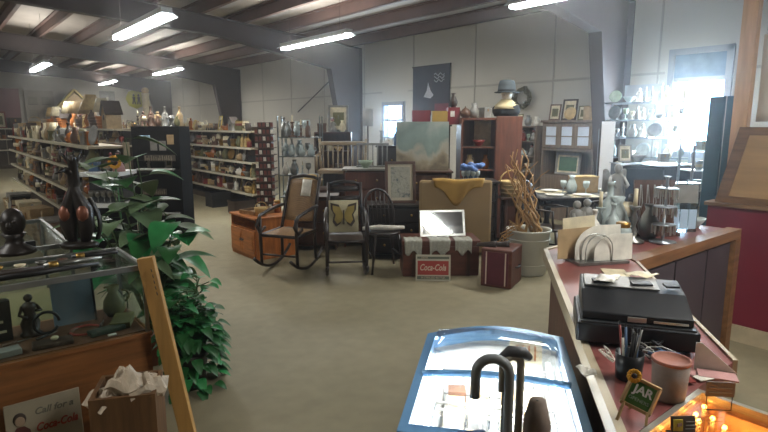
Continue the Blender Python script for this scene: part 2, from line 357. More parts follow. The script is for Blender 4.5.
        mb.bb((-.8 * h, -.28 * h, .2 * h), (.8 * h, .28 * h, .4 * h)); mb.bb((.3 * h, -.28 * h, .4 * h), (.75 * h, .28 * h, h)); mb.bb((-.8 * h, -.3 * h, .4 * h), (.22 * h, .3 * h, .75 * h), pal('tan')); mb.bb((.42 * h, -.29 * h, .65 * h), (.7 * h, .29 * h, .9 * h), pal('clear'))
        for x in (-.5, .5):
            for yy in (-.3, .3): mb.cyl((x * h, yy * h - .04 * h, .2 * h), (x * h, yy * h + .04 * h, .2 * h), .2 * h, m=pal('black'), n=10)
        r = .8 * h
    elif kind == 'canister':
        L([(.36 * h, 0), (.36 * h, .85 * h)], n=12); L([(.38 * h, .85 * h), (.38 * h, .93 * h), (.1 * h, .96 * h), (.08 * h, h)], n=12); mb.lathe([(.362 * h, .3 * h), (.362 * h, .6 * h)], (0, 0, 0), pal('cream' if c != 'cream' else 'brown'), n=12); r = .38 * h
    elif kind == 'goblet':
        L([(.24 * h, 0), (.22 * h, .03 * h), (.04 * h, .07 * h), (.04 * h, .42 * h), (.2 * h, .55 * h), (.25 * h, .8 * h), (.22 * h, h), (.2 * h, .98 * h), (.18 * h, .6 * h)], n=n); r = .25 * h
    elif kind == 'doll':
        L([(.3 * h, 0), (.25 * h, .25 * h), (.12 * h, .5 * h), (.14 * h, .62 * h), (.06 * h, .7 * h)], n=n); mb.ball((0, 0, .83 * h), .13 * h, pal('pink'), n=8); mb.ball((0, .02 * h, .87 * h), (.15 * h, .14 * h, .13 * h), pal('dark brown'), n=8)
        for s in (-1, 1): mb.tube([(s * .12 * h, 0, .62 * h), (s * .25 * h, -.05 * h, .42 * h)], .045 * h, n=5); 
        r = .3 * h
    elif kind == 'birdhouse':
        mb.bb((-.3 * h, -.25 * h, 0), (.3 * h, .25 * h, .55 * h)); mb.prism([(-.3 * h, -.25 * h, .55 * h), (.3 * h, -.25 * h, .55 * h), (0, -.25 * h, .92 * h)], (0, .5 * h, 0))
        mb.bar((-.4 * h, 0, .5 * h), (0, 0, .98 * h), .6 * h, .03 * h, pal('dark brown')) ; mb.bar((.4 * h, 0, .5 * h), (0, 0, .98 * h), .6 * h, .03 * h, pal('dark brown')); mb.cyl((0, -.24 * h, .4 * h), (0, -.26 * h, .4 * h), .1 * h, m=Dark, n=10); r = .42 * h
    return mb, r
KN = ['vase', 'bottle', 'jar', 'jug', 'mug', 'bowl', 'plate', 'figurine', 'table lamp', 'basket', 'box', 'teapot', 'candlestick', 'mantel clock', 'picture frame', 'book stack', 'toy truck', 'canister', 'goblet', 'doll', 'birdhouse']
HT = {'vase': .24, 'bottle': .25, 'jar': .16, 'jug': .22, 'mug': .11, 'bowl': .09, 'plate': .24, 'figurine': .24, 'table lamp': .36, 'basket': .24, 'box': .16, 'teapot': .18, 'candlestick': .27, 'mantel clock': .24, 'picture frame': .25, 'book stack': .16, 'toy truck': .14, 'canister': .2, 'goblet': .17, 'doll': .27, 'birdhouse': .28}
ORD = ['first', 'second', 'third', 'fourth', 'fifth', 'sixth', 'seventh', 'eighth', 'ninth', 'tenth', 'eleventh', 'twelfth', 'thirteenth', 'fourteenth', 'fifteenth', 'sixteenth', 'seventeenth', 'eighteenth', 'nineteenth', 'twentieth']
def ordw(i): return ORD[i] if i < 20 else ('twenty-' + ORD[i - 20] if i < 29 else ('thirtieth' if i == 29 else ('thirty-' + ORD[i - 30] if i < 39 else ('fortieth' if i == 39 else ('forty-' + ORD[i - 40] if i < 49 else 'fiftieth')))))
def nm(k): return k.replace(' ', '_')
def row(p0, p1, z, where, group, cols, kinds=None, hs=1., gap=.012, maxh=9, rmax=.135, left_first=True, seed=1, depth=0.0, facing=None, every=None):
    """a row of wares from p0 (left in the photo) to p1 at height z"""
    rr = random.Random(seed); p0 = Vector((p0[0], p0[1], z)); p1 = Vector((p1[0], p1[1], z)); d = p1 - p0; Ln = d.length; d.normalize()
    nrm = Vector((-d.y, d.x, 0)); ang = math.atan2(d.y, d.x) if facing is None else facing
    items = []; s = 0.
    while True:
        k = rr.choice(kinds or KN); c = rr.choice(cols); h = min(HT[k] * hs * rr.uniform(.8, 1.25), maxh)
        if k == 'book stack' or k == 'picture frame': pass
        mb, r = knick(k, c, h)
        if r > rmax: h *= rmax / r; mb, r = knick(k, c, h)
        if s + 2 * r > Ln: break
        items.append((k, c, h, mb, s + r)); s += 2 * r + gap * rr.uniform(.2, 1.8)
    for i, (k, c, h, mb, t) in enumerate(items):
        ps = p0 + d * t + nrm * rr.uniform(-depth, depth)
        o = mb.build(nm(k), None, ps, ang + rr.uniform(-.25, .25))
        same = [j for j, q in enumerate(items) if q[0] == k and q[1] == c]
        cs = 'clear glass' if c == 'clear' else c
        if len(same) == 1:
            nb = items[i - 1] if i else (items[1] if len(items) > 1 else None)
            if nb: lb = '%s %s %s of the %s %s on %s' % (cs, k, 'just right' if i else 'just left', nb[1], nb[0], where)
            else: lb = '%s %s on %s' % (cs, k, where)
            if len(lb.split()) > 16: lb = '%s %s on %s' % (cs, k, where)
        else: lb = '%s %s, %s from the left on %s' % (cs, k, ordw(i), where)
        tag(o, lb, k.split()[-1] if k not in ('picture frame', 'book stack') else k, group)
    return items

# ---------------------------------------------------------------- shelving
ShelfM = mat('shelf_cream_enamel', '#978c74', .5, 0, .08); Peg = mat('brown_pegboard', '#54473a', .8, 0, .15, 20); Lip = mat('price_rail', '#cdc6b0', .4, 0, .05)
def gondola(label, x, y0, y1, zs, depth, top, cat='shelf'):
    t = thing('gondola_shelving', label, cat, (x, y0, 0)); Ly = y1 - y0
    MB(Peg).bb((depth, 0, .08), (depth + .03, Ly, top)).build('back_panel', t)
    k = max(1, round(Ly / 1.22))
    for i in range(k + 1): MB(ShelfM).bb((depth - .03, i * Ly / k - .015, 0), (depth + .04, i * Ly / k + .015, top + .02)).build('upright', t)
    for z in zs:
        s = MB(ShelfM).bb((0, .005, z - .03), (depth, Ly - .005, z)).build('shelf', t, bevel=.004)
        MB(Lip).bb((-.012, .005, z - .035), (0, Ly - .005, z + .005)).build('price_rail', s)
    MB(Peg).bb((.04, 0, 0), (depth, Ly, .1)).build('kick_plate', t)
    return t
AN = ['brown', 'dark brown', 'tan', 'cream', 'amber', 'dull red', 'olive', 'grey', 'brass', 'brown', 'straw', 'black', 'pewter', 'white']
GL = ['clear', 'white', 'pewter', 'clear', 'pale green', 'cream', 'grey']
# long shelving in the middle distance
gondola('long cream shelving run beyond the black display rack, full of antiques', 4.75, 9.75, 19.0, (.3, .62, .92, 1.2, 1.52), .42, 1.6)
names = ['the bottom shelf of the long run', 'the fourth shelf of the long run', 'the third shelf of the long run', 'the second shelf of the long run', 'the top shelf of the long run']
for i, z in enumerate((.3, .62, .92, 1.2, 1.52)):
    far = 19.0 if z > 1.5 else 14.6
    row((4.87, far), (4.87, 9.85), z, names[i], 'antiques on the long shelving run', AN if i != 4 else AN + ['yellow', 'cream', 'tan'], hs=1.15, maxh=.45 if z > 1.5 else .26, seed=20 + i, depth=.02, rmax=.12)
# left gondola
gondola('low cream shelving run at far left behind the dark sculpture', 1.4, 7.0, 15.0, (.45, .78, 1.1, 1.4), .4, 1.42)
names = ['the bottom shelf at far left', 'the third shelf at far left', 'the second shelf at far left', 'the top shelf at far left']
for i, z in enumerate((.45, .78, 1.1, 1.4)):
    row((1.52, 14.8), (1.52, 7.1), z, names[i], 'goods on the low shelving run at far left', ['brown', 'dark brown', 'tan', 'amber', 'dull red', 'olive', 'grey', 'brown', 'straw', 'black', 'dark brown', 'cream', 'pewter'], kinds=KN + ['book stack', 'box', 'book stack', 'box'], hs=1.2, maxh=.28, seed=40 + i, depth=.02, rmax=.12)
# tall shelving behind it
gondola('taller shelving run behind the low one, with baskets and lampshades on top', 3.0, 12.5, 22.0, (1.2, 1.55), .45, 1.5)
row((3.2, 21.8), (3.2, 12.7), 1.55, 'top of the taller far shelving', 'goods on top of the taller far shelving', ['straw', 'tan', 'orange', 'brown', 'amber', 'dark brown'], kinds=['basket', 'table lamp', 'table lamp', 'basket', 'jug', 'figurine', 'birdhouse'], hs=1.9, rmax=.26, seed=61, depth=.05)
row((3.2, 17), (3.2, 12.6), 1.2, 'the second shelf of the taller far shelving', 'goods on the taller far shelving', AN, hs=1., maxh=.3, seed=62)

# shelving across the far end
t = gondola('shelving run across the far end wall, crowded with brown wares', 0, 0, 5.2, (.7, 1.1, 1.5), .4, 1.55); t.location = (6.2, 25.0, 0); t.rotation_euler = (0, 0, R(90))
for i, z in enumerate((1.1, 1.5)): row((1.1, 25.15), (6.1, 25.15), z, ('the middle shelf across the far end', 'the top shelf across the far end')[i], 'wares on the far end shelving', ['brown', 'tan', 'dark brown', 'amber', 'straw', 'dull red', 'olive'], hs=1.3 if i == 0 else 2.2, rmax=.15 if i == 0 else .24, maxh=.36 if i == 0 else .8, seed=80 + i)

row((1.16, 13.0), (1.16, 7.3), 0.0, 'the floor along the low left shelving', 'boxes and baskets on the floor by the low shelving', ['tan', 'straw', 'cream', 'brown', 'grey', 'tan'], kinds=['box', 'basket', 'book stack', 'box', 'basket'], hs=2.6, rmax=.22, seed=90, maxh=.5)
# ================================================================ MIDDLE DISTANCE
Oak = wood('honey_oak', '#a3622f', .4); OakF = wood('honey_oak_front', '#ad6a33', .4, axis=1); Wal = wood('walnut_stain', '#4a3022', .45); Mah = wood('mahogany_panel', '#633a29', .5)
Ebo = mat('dark_bentwood', '#2b211b', .35, 0, .1); Grey = pal('grey'); Silver = mat('worn_silver_metal', '#b9bab4', .3, .8, .08)
def cane():
    m, nt, b = newmat('woven_cane'); N = nt.nodes; L = nt.links
    tc = N.new('ShaderNodeTexCoord'); ck = N.new('ShaderNodeTexBrick'); ck.inputs['Scale'].default_value = 26
    ck.inputs['Color1'].default_value = lin('#9d7a4d'); ck.inputs['Color2'].default_value = lin('#8b6a42'); ck.inputs['Mortar'].default_value = lin('#5d452b')
    L.new(tc.outputs['Object'], ck.inputs['Vector']); L.new(ck.outputs['Color'], b.inputs['Base Color']); b.inputs['Roughness'].default_value = .6; return m
Cane = cane()
def at0(p, x, y): v = Matrix.Rotation(FACE, 3, 'Z') @ Vector((x, y, 0)); return (p.x + v.x, p.y + v.y, 0)
# honey oak side cabinet
A = G(230, 251); cb = thing('side_cabinet', 'low honey oak cabinet with open top slot and two doors beside the cane rocker', 'cabinet', (2.95, 6.02, 0))
c = MB(Oak); c.bb((0, 0, 0), (.56, .02, .5)); c.bb((0, .68, 0), (.56, .7, .5)); c.bb((0, .02, .03), (.56, .68, .05)); c.bb((.54, .02, .05), (.56, .68, .5)); c.bb((0, .02, .36), (.55, .68, .375)); c.bb((.0, .02, .0), (.02, .68, .04)); c.build('carcass', cb)
MB(Oak).bb((-.02, -.015, .5), (.57, .715, .525)).build('top', cb, bevel=.004)
for s in (0, 1):
    d = MB(OakF).bb((-.02, .02 + s * .332, .05), (0, .345 + s * .332, .355)).build('door', cb, bevel=.003)
    MB(OakF).bb((-.026, .06 + s * .332, .1), (-.0195, .305 + s * .332, .31)).build('door_panel', d, bevel=.004)
    MB(Dark).cyl((-.02, .32 + s * .05, .22), (-.045, .32 + s * .05, .22), .012, n=8).build('knob', d)
# pile of trays, bowl and basket on it
tp = MB(Cane); tp.box((0, 0, .008), (.42, .3, .016)); 
for s in (-1, 1): tp.box((s * .21, 0, .025), (.012, .31, .05)); tp.box((0, s * .15, .025), (.43, .012, .05))
tag(tp.build('wicker_tray', loc=(3.22, 6.42, .525), rotz=.2), 'flat wicker tray on the honey oak cabinet', 'tray')
mb, _ = knick('basket', 'straw', .17); tag(mb.build('basket', loc=(3.12, 6.2, .525)), 'straw basket with a hoop handle on the honey oak cabinet', 'basket')
mb, _ = knick('jar', 'amber', .16); tag(mb.build('jar', loc=(3.4, 6.3, .525)), 'amber jar with a metal lid on the honey oak cabinet', 'jar')

def rocker(name, label, loc, rz, w, h, mw, seatm, backm, slats=0):
    t = thing(name, label, 'rocking chair', loc, rz)
    sh = .42; a = w / 2
    for s in (-1, 1):
        rk = [(s * a, -.42 + .84 * i / 10 + .0, .02 + .16 * ((i - 5) / 5) ** 2) for i in range(11)]
        MB(mw).tube(rk, .018, n=7).build('rocker', t)
        MB(mw).tube([(s * a, -.26, .07), (s * a, -.27, sh), (s * a, -.27, sh + .2)], .019, n=7).build('front_leg', t)
        MB(mw).tube([(s * a, .22, .05), (s * a * .95, .2, sh), (s * a * .9, .3, sh + .3), (s * a * .88, .42, h)], .02, n=7).build('back_post', t)
        MB(mw).tube([(s * a, .27, sh + .28), (s * a * 1.05, .0, sh + .26), (s * a * 1.05, -.25, sh + .22), (s * a * 1.05, -.33, sh + .12), (s * a * 1.05, -.26, sh + .03), (s * a * 1.04, -.15, sh + .07)], .02, n=7).build('armrest', t)
    MB(seatm).box((0, -.03, sh), (w - .04, .46, .025)).build('seat', t, bevel=.006)
    f = MB(mw).tube([(-a, -.27, sh), (a, -.27, sh), (a, .2, sh), (-a, .2, sh)], .02, n=7, closed=True).build('seat_frame', t)
    for z in (.2,): MB(mw).tube([(-a, -.265, z), (a, -.265, z)], .012, n=6).build('stretcher', t)
    def bk(u, v):
        zz = sh + .1 + (h - sh - .12) * v; yy = .2 + .22 * ((zz - sh) / (h - sh)) ** 1.1
        return ((u - .5) * (w - .09), yy - .03 * math.sin(math.pi * u), zz)
    if slats:
        for i in range(slats): 
            z0 = .15 + .75 * i / (slats - 1)
            MB(mw).grid(lambda u, v: bk(u, z0 + (v - .5) * .13), 6, 1).build('back_slat', t, solid=.014)
    else: MB(backm).grid(bk, 8, 8).build('backrest', t, solid=.012)
    MB(mw).tube([bk(0, 1), bk(.15, 1.05), bk(.5, 1.08), bk(.85, 1.05), bk(1, 1)], .02, n=7).build('top_rail', t)
    return t
rocker('rocking_chair', 'bentwood rocking chair with woven cane seat and back and a paper tag', (3.12, 5.5, 0), FACE - .32, .45, 1.02, Ebo, Cane, Cane)
pp = MB(pal('white')).grid(lambda u, v: ((u - .5) * .13, -.004 * math.sin(6 * u), -v * .2), 4, 4)
q = Vector((3.12, 5.5, 0)) + Matrix.Rotation(FACE - .4, 3, 'Z') @ Vector((.05, .34, 1.0)); tag(pp.build('price_tag', loc=q, rot=(R(-18), 0, FACE - .4), solid=.002), 'white paper tag hung on the back of the cane rocker', 'tag')
rocker('ladder_back_rocker', 'dark ladder-back rocking chair holding the butterfly cushion', (3.46, 4.86, 0), FACE + .1, .42, .98, Ebo, pal('dark brown'), Ebo, 4)
cu = thing('butterfly_cushion', 'cream square cushion with a yellow butterfly on the dark rocker', 'cushion', (0, 0, 0)); 
cu.location = Vector((3.46, 4.86, 0)) + Matrix.Rotation(FACE + .1, 3, 'Z') @ Vector((-.02, .1, .455)); cu.rotation_euler = (R(-16), 0, FACE + .1)
def cush(u, v, s): x = (u - .5) * .33; z = v * .36; return (x, s * (.012 + .05 * (math.sin(math.pi * u) * math.sin(math.pi * v)) ** .5), z)
cm = MB(mat('cream_linen', '#b3ab8b', .9, 0, .06, 30)); cm.grid(lambda u, v: cush(u, v, -1), 8, 8); cm.grid(lambda u, v: cush(1 - u, v, 1), 8, 8)
cm.build('cover', cu)
bf = MB(mat('butterfly_yellow', '#9d8a4c', .9)); bo = MB(pal('dark brown'))
for s in (-1, 1):
    W1 = [(.01, .2), (.05, .29), (.135, .31), (.13, .24), (.1, .19), (.115, .12), (.08, .07), (.035, .1), (.01, .15)]
    bo.prism([(s * x * 1.08, -.068, .19 + (z - .19) * 1.12) for x, z in W1], (0, .004, 0)); bf.prism([(s * x * .9, -.071, .19 + (z - .19) * .86) for x, z in W1], (0, .004, 0))
bo.tube([(0, -.07, .08), (0, -.072, .24)], .007, n=5)
bo.build('butterfly_outline', cu); bf.build('butterfly_wings', cu)

def chair(name, label, loc, rz, m, w=.44, h=.9, spind=6, group=None, arms=False, seatm=None):
    t = thing(name, label, 'chair', loc, rz, group); a = w / 2; sh = .45
    MB(seatm or m).lathe([(.9 * a, sh - .03), (a, sh - .015), (a, sh), (.6 * a, sh - .006)], n=16).build('seat', t)
    for sx in (-1, 1):
        for sy in (-1, 1): MB(m).cyl((sx * a * .7, sy * a * .7, sh - .02), (sx * a, sy * a, 0), .019, .013, n=7).build('leg', t)
        MB(m).tube([(sx * a * .85, -a * .85, .2), (sx * a * .85, a * .85, .2)], .01, n=5).build('stretcher', t)
    bow = [(-a * .9, a * .75, sh)] + [(-a * 1.0 * math.cos(R(x)), a * .9 + .1 * math.sin(R(x)), sh + (h - sh) * math.sin(R(x)) ** .6) for x in range(15, 166, 15)] + [(a * .9, a * .75, sh)]
    MB(m).tube(bow, .014, n=6).build('back_bow', t)
    for i in range(spind):
        x = -a * .7 + 1.4 * a * i / (spind - 1); MB(m).cyl((x * .85, a * .78, sh), (x, a * .95 + .06, sh + (h - sh) * (1 - (x / a) ** 2) ** .3 - .02), .007, n=5).build('spindle', t)
    if arms:
        for s in (-1, 1): MB(m).tube([(s * a * .98, a * .8, sh + .22), (s * a * 1.1, 0, sh + .23), (s * a, -a * .6, sh + .22), (s * a * .9, -a * .6, sh)], .014, n=6).build('armrest', t)
    return t
chair('side_chair', 'dark bow-back side chair with a rolled white cloth on its seat', (3.9, 4.74, 0), FACE + .3, Ebo, .38, .9)
rl = MB(pal('white')).tube([(-.24, 0, .03), (-.05, .01, .035), (.1, -.01, .03), (.24, 0, .03)], [.022, .03, .03, .02], n=8)
tag(rl.build('rolled_cloth', loc=(3.9, 4.74, .455), rotz=FACE + .15), 'rolled white cloth lying across the dark side chair', 'cloth')
# dark dresser, drawers to the aisle
def dresser(name, label, loc, rz, w, d, h, m, rows=3, topm=None, cols=1, cat='dresser'):
    t = thing(name, label, cat, loc, rz)
    c = MB(m); c.bb((-w / 2, 0, 0), (-w / 2 + .02, d, h - .02)); c.bb((w / 2 - .02, 0, 0), (w / 2, d, h - .02)); c.bb((-w / 2 + .02, d - .02, .08), (w / 2 - .02, d, h - .02)); c.bb((-w / 2 + .02, .01, .06), (w / 2 - .02, d - .02, .08)); c.build('carcass', t)
    MB(topm or m).bb((-w / 2 - .02, -.02, h - .02), (w / 2 + .02, d + .01, h + .005)).build('top', t, bevel=.004)
    hh = (h - .12) / rows
    for r in range(rows):
        for k in range(cols):
            x0 = -w / 2 + .025 + k * (w - .05) / cols; x1 = x0 + (w - .05) / cols - .008
            dr = MB(m).bb((x0, -.012, .09 + r * hh), (x1, .01, .09 + (r + 1) * hh - .012)).build('drawer', t, bevel=.004)
            for s in ((-.25, .25) if w / cols > .5 else (0,)): MB(Brass).cyl(((x0 + x1) / 2 + s * (x1 - x0), -.012, .09 + (r + .5) * hh), ((x0 + x1) / 2 + s * (x1 - x0), -.035, .09 + (r + .5) * hh), .014, n=8).build('knob', dr)
    return t
q = GD(367, 230, 7.3); dresser('dresser', 'dark mahogany dresser with pale worn top behind the dark rocker', (q.x, q.y, 0), FACE, .62, .45, 1.06, Mah, 4, mat('pale_worn_top', '#8f8a80', .4))
q0 = q
mb, _ = knick('bowl', 'pale green', .1); tag(mb.build('bowl', loc=(q.x + .1, q.y + .15, 1.065)), 'pale green bowl on the worn dresser top', 'bowl')
# white lattice chair end beside it
q = GD(355, 168, 7.9); lc = MB(pal('grey'));
# tall narrow spindle rack on dresser top
t = thing('spindle_rack', 'grey painted spindle rack standing on the dark dresser under the window glare', 'rack', (q0.x + .2, q0.y + .12, 1.065), FACE)
for i in range(7): MB(Grey).cyl((-.2 + i * .066, .1, .02), (-.2 + i * .066, .1, .3), .009, n=6).build('spindle', t)
MB(Grey).bb((-.23, .075, .3), (.22, .125, .33)).build('top_rail', t); MB(Grey).bb((-.23, .06, 0), (.22, .14, .02)).build('base_rail', t)
# settee with pale spindles
def settee(loc, rz):
    t = thing('spindle_settee', 'small settee with pale turned spindles behind the two rockers', 'settee', loc, rz); Pm = mat('pale_worn_wood', '#8f7d62', .6)
    sh = .98
    MB(Pm).bb((-.35, -.2, sh - .05), (.35, .22, sh)).build('seat', t, bevel=.008)
    for i in range(9): MB(Pm).cyl((-.3 + i * .075, .18, sh), (-.31 + i * .0775, .24, sh + .36), .013, .011, n=7).build('spindle', t)
    MB(Pm).bb((-.36, .2, sh + .35), (.36, .27, sh + .41)).build('crest_rail', t, bevel=.01)
    for s in (-1, 1):
        MB(Pm).cyl((s * .34, .19, sh), (s * .36, .25, sh + .45), .02, n=8).build('back_post', t)
        MB(Pm).tube([(s * .35, .22, sh + .22), (s * .36, -.15, sh + .22), (s * .36, -.18, sh)], .017, n=7).build('armrest', t)
        for y in (-.17, .19): MB(Pm).cyl((s * .32, y, sh - .04), (s * .34, y * 1.1, .71), .018, n=7).build('leg', t)
    return t
def table(name, label, c, sx, sy, h, m, rz=FACE, cat='table', legr=.03, drop=0):
    t = thing(name, label, cat, (c[0], c[1], 0), rz)
    MB(m).bb((-sx / 2, -sy / 2, h - .03), (sx / 2, sy / 2, h)).build('tabletop', t, bevel=.005)
    ap = MB(m); ap.bb((-sx / 2 + .05, -sy / 2 + .05, h - .12), (sx / 2 - .05, -sy / 2 + .07, h - .03)); ap.bb((-sx / 2 + .05, sy / 2 - .07, h - .12), (sx / 2 - .05, sy / 2 - .05, h - .03)); ap.bb((-sx / 2 + .05, -sy / 2 + .07, h - .12), (-sx / 2 + .07, sy / 2 - .07, h - .03)); ap.bb((sx / 2 - .07, -sy / 2 + .07, h - .12), (sx / 2 - .05, sy / 2 - .07, h - .03)); ap.build('apron', t)
    for a in (-1, 1):
        for b in (-1, 1): MB(m).lathe([(legr * .6, 0), (legr * .7, .05), (legr, .3), (legr * .7, .36), (legr, .42), (legr, h - .03)], (a * (sx / 2 - .07), b * (sy / 2 - .07), 0), n=8).build('leg', t)
    return t
q = GD(342, 190, 8.25); table('work_table', 'dark table behind the rockers carrying the spindle settee', (q.x, q.y), 1.15, .6, .7, Wal); t = thing('blanket_chest', 'dark blanket chest stored under the table behind the rockers', 'chest', (q.x, q.y, 0), FACE); MB(Dark).bb((-.46, -.2, 0), (.46, .2, .5)).build('body', t, bevel=.006); MB(Dark).bb((-.47, -.21, .502), (.47, .21, .55)).build('lid', t, bevel=.006)
settee((q.x + .02, q.y + .02, 0), FACE)
# copper pan with pale lid and box in front of it
q1 = GD(316, 190, 7.3); dresser('low_cupboard', 'low dark cupboard behind the cane rocker with a red-brown box', tuple(at0(q1, 0, -.2)), FACE, .56, .4, .715, Wal, 2, cat='cupboard')
bx, _ = knick('box', 'dull red', .2); tag(bx.build('box', loc=(q1.x - .08, q1.y, .72), rotz=FACE), 'red-brown lidded box on the small dark table', 'box')
hl = MB(pal('straw')).lathe([(.16, 0), (.17, .012), (.09, .02), (.075, .07), (.02, .08)], n=14); tag(hl.build('straw_hat', loc=(q1.x - .08, q1.y, .92), rotz=0), 'straw hat resting on the red-brown box', 'hat')
# framed picture with portrait mat
def frame_pic(name, label, loc, rot, w, h, fw_, fm, mats, cat='picture', back=True, parent=None):
    t = thing(name, label, cat, loc); t.rotation_euler = rot
    f = MB(fm)
    for (a, b) in (((-w / 2, 0, 0), (w / 2, .03, fw_)), ((-w / 2, 0, h - fw_), (w / 2, .03, h)), ((-w / 2, 0, fw_), (-w / 2 + fw_, .03, h - fw_)), ((w / 2 - fw_, 0, fw_), (w / 2, .03, h - fw_))): f.bb(a, b)
    f.build('frame', t, bevel=.004)
    MB(mats[0]).bb((-w / 2 + fw_, .014, fw_), (w / 2 - fw_, .022, h - fw_)).build('mat_board', t)
    if len(mats) > 1: k = fw_ + mats[2]; MB(mats[1]).bb((-w / 2 + k, .010, k), (w / 2 - k, .0135, h - k)).build('print', t)
    return t
def art(name, cols, scale=3, dist=1.5, rough=.6, kind='noise', pos=None):
    m, nt, b = newmat(name); N = nt.nodes; L = nt.links; tc = N.new('ShaderNodeTexCoord')
    n = N.new('ShaderNodeTexNoise'); n.inputs['Scale'].default_value = scale; n.inputs['Detail'].default_value = 4; n.inputs['Distortion'].default_value = dist
    rp = N.new('ShaderNodeValToRGB'); e = rp.color_ramp.elements
    while len(e) < len(cols): e.new(.5)
    for i, c in enumerate(cols): e[i].position = (pos[i] if pos else .3 + .4 * i / (len(cols) - 1)); e[i].color = lin(c)
    L.new(tc.outputs['Object'], n.inputs['Vector']); L.new(n.outputs['Fac'], rp.inputs[0]); L.new(rp.outputs[0], b.inputs['Base Color']); b.inputs['Roughness'].default_value = rough; return m
q = GD(398, 203, 6.75)
dresser('low_chest', 'low dark chest of drawers under the framed print', at0(q, 0, -.13), FACE, .72, .36, q.z - .008, Dark, 3, cat='chest of drawers')
frame_pic('framed_print', 'brown framed grey print in a cream mat standing on the low bench', (q.x + .02, q.y - .03, q.z), (R(-10), 0, FACE + .08), .38, .52, .035, wood('frame_brown', '#54382a'), [mat('cream_mat_board', '#c3bba4', .8, 0, .04), art('floral_print', ['#5c6664', '#a8a595', '#79806f'], 14), .035])
# large abstract painting
q = GD(431, 172, 7.0)
sp = MB(Wal); 
dresser('chest_of_drawers', 'dark chest of drawers under the large pale painting', (q.x, q.y + .06, 0), FACE, .62, .45, q.z, Wal, 4, cat='chest of drawers')
def paint():
    m, nt, b = newmat('seascape_paint'); N = nt.nodes; L = nt.links; tc = N.new('ShaderNodeTexCoord')
    n = N.new('ShaderNodeTexNoise'); n.inputs['Scale'].default_value = 2.2; n.inputs['Detail'].default_value = 5; n.inputs['Distortion'].default_value = .3
    sep = N.new('ShaderNodeSeparateXYZ'); ad = N.new('ShaderNodeMath'); ad.operation = 'MULTIPLY_ADD'; ad.inputs[1].default_value = .55; rp = N.new('ShaderNodeValToRGB'); e = rp.color_ramp.elements
    for i, (p, c) in enumerate([(.44, '#756a55'), (.52, '#a3977c'), (.58, '#b3b09f'), (.64, '#869890'), (.72, '#93a69e'), (.84, '#b3bcb3')]):
        if i > 1: e.new(p)
        e[min(i, len(e) - 1)].position = p; e[min(i, len(e) - 1)].color = lin(c)
    L.new(tc.outputs['Object'], n.inputs['Vector']); L.new(tc.outputs['Object'], sep.inputs[0]); L.new(sep.outputs['Z'], ad.inputs[0]); L.new(n.outputs['Fac'], ad.inputs[2])
    ad.inputs[1].default_value = .42; L.new(ad.outputs[0], rp.inputs[0]); L.new(rp.outputs[0], b.inputs['Base Color']); b.inputs['Roughness'].default_value = .55; return m
pt = thing('large_painting', 'large unframed pale teal and tan abstract painting on the dark chest', 'painting', (q.x, q.y + .16, q.z + .007)); pt.rotation_euler = (R(-5), 0, FACE)
MB(paint()).bb((-.34, -.002, 0), (.34, .002, .63)).build('painted_canvas', pt); MB(pal('tan')).bb((-.33, .0025, .01), (.33, .03, .62)).build('stretcher_frame', pt)
# tan headboard with mustard cloth behind the trunk
q = GD(455, 238, 6.42)
hb = thing('upholstered_headboard', 'tan upholstered headboard standing behind the trunk', 'headboard', (q.x, q.y, 0), FACE)
Tan = mat('tan_velour', '#98805a', .9, 0, .08, 3); MB(Tan).bb((-.43, 0, .12), (.43, .07, 1.0)).build('padded_panel', hb, bevel=.03)
for s in (-1, 1): MB(Wal).bb((s * .36 - .03, .01, 0), (s * .36 + .03, .06, .12)).build('leg', hb)
def drape(u, v):
    x = -.28 + .62 * u; dn = v * (.12 + .22 * math.exp(-((u - .42) / .25) ** 2)); 
    if v < .25: return (x, .1 - v * .4 * .36 - .05, 1.012 + .008 * math.sin(9 * u))
    return (x * (1 - .1 * v), -.015 - .008 * math.sin(17 * u + 4 * v), 1.012 - (v - .25) * (.12 + .3 * math.exp(-((u - .45) / .22) ** 2)))
ms = MB(mat('mustard_cloth', '#a88440', .9, 0, .1, 8)).grid(drape, 18, 10); tag(ms.build('mustard_cloth', loc=hb.location, rotz=FACE, solid=.006), 'mustard cloth draped over the tan headboard', 'cloth')
# trunk
q = GD(441, 272, 5.85); q.z = 0
tr = thing('storage_chest', 'reddish brown wooden trunk behind the small red and white sign', 'trunk', (q.x, q.y, 0), FACE + .05)
Tk = wood('trunk_red_brown', '#5a3325', .5, axis=0)
MB(Tk).bb((-.42, 0, .0), (.42, .42, .33)).build('body', tr, bevel=.006); MB(Tk).bb((-.43, -.01, .332), (.43, .43, .4)).build('lid', tr, bevel=.01)
MB(Brass).bb((-.03, -.016, .28), (.03, -.01, .37)).build('hasp', tr)
for s in (-1, 1): MB(Wal).bb((s * .3 - .02, -.008, .0), (s * .3 + .02, -.0005, .33)).build('strap', tr)
# lace runners over the lid
Lace = mat('white_lace', '#a5a497', .9, 0, .15, 60, .3)
for i, (cx, ww, lb) in enumerate(((-.31, .2, 'leftmost white lace runner hanging over the trunk front'), (-.02, .24, 'middle white lace runner hanging over the trunk front'), (.24, .2, 'right white lace runner hanging over the trunk by the mirror'))):
    def lf(u, v, cx=cx, ww=ww, i=i):
        x = cx + (u - .5) * ww * (1 - .1 * v)
        if v < .4: return (x, .16 - v * .45, .408 + .004 * math.sin(20 * u + i))
        return (x, -.022 - .008 * math.sin(28 * u + i), .408 - (v - .4) * (.24 + .05 * math.sin(9 * u + 2 * i)))
    tag(MB(Lace).grid(lf, 16, 12).build('lace_runner', loc=tr.location, rotz=FACE + .05, solid=.004), lb, 'lace', 'lace runners on the trunk')
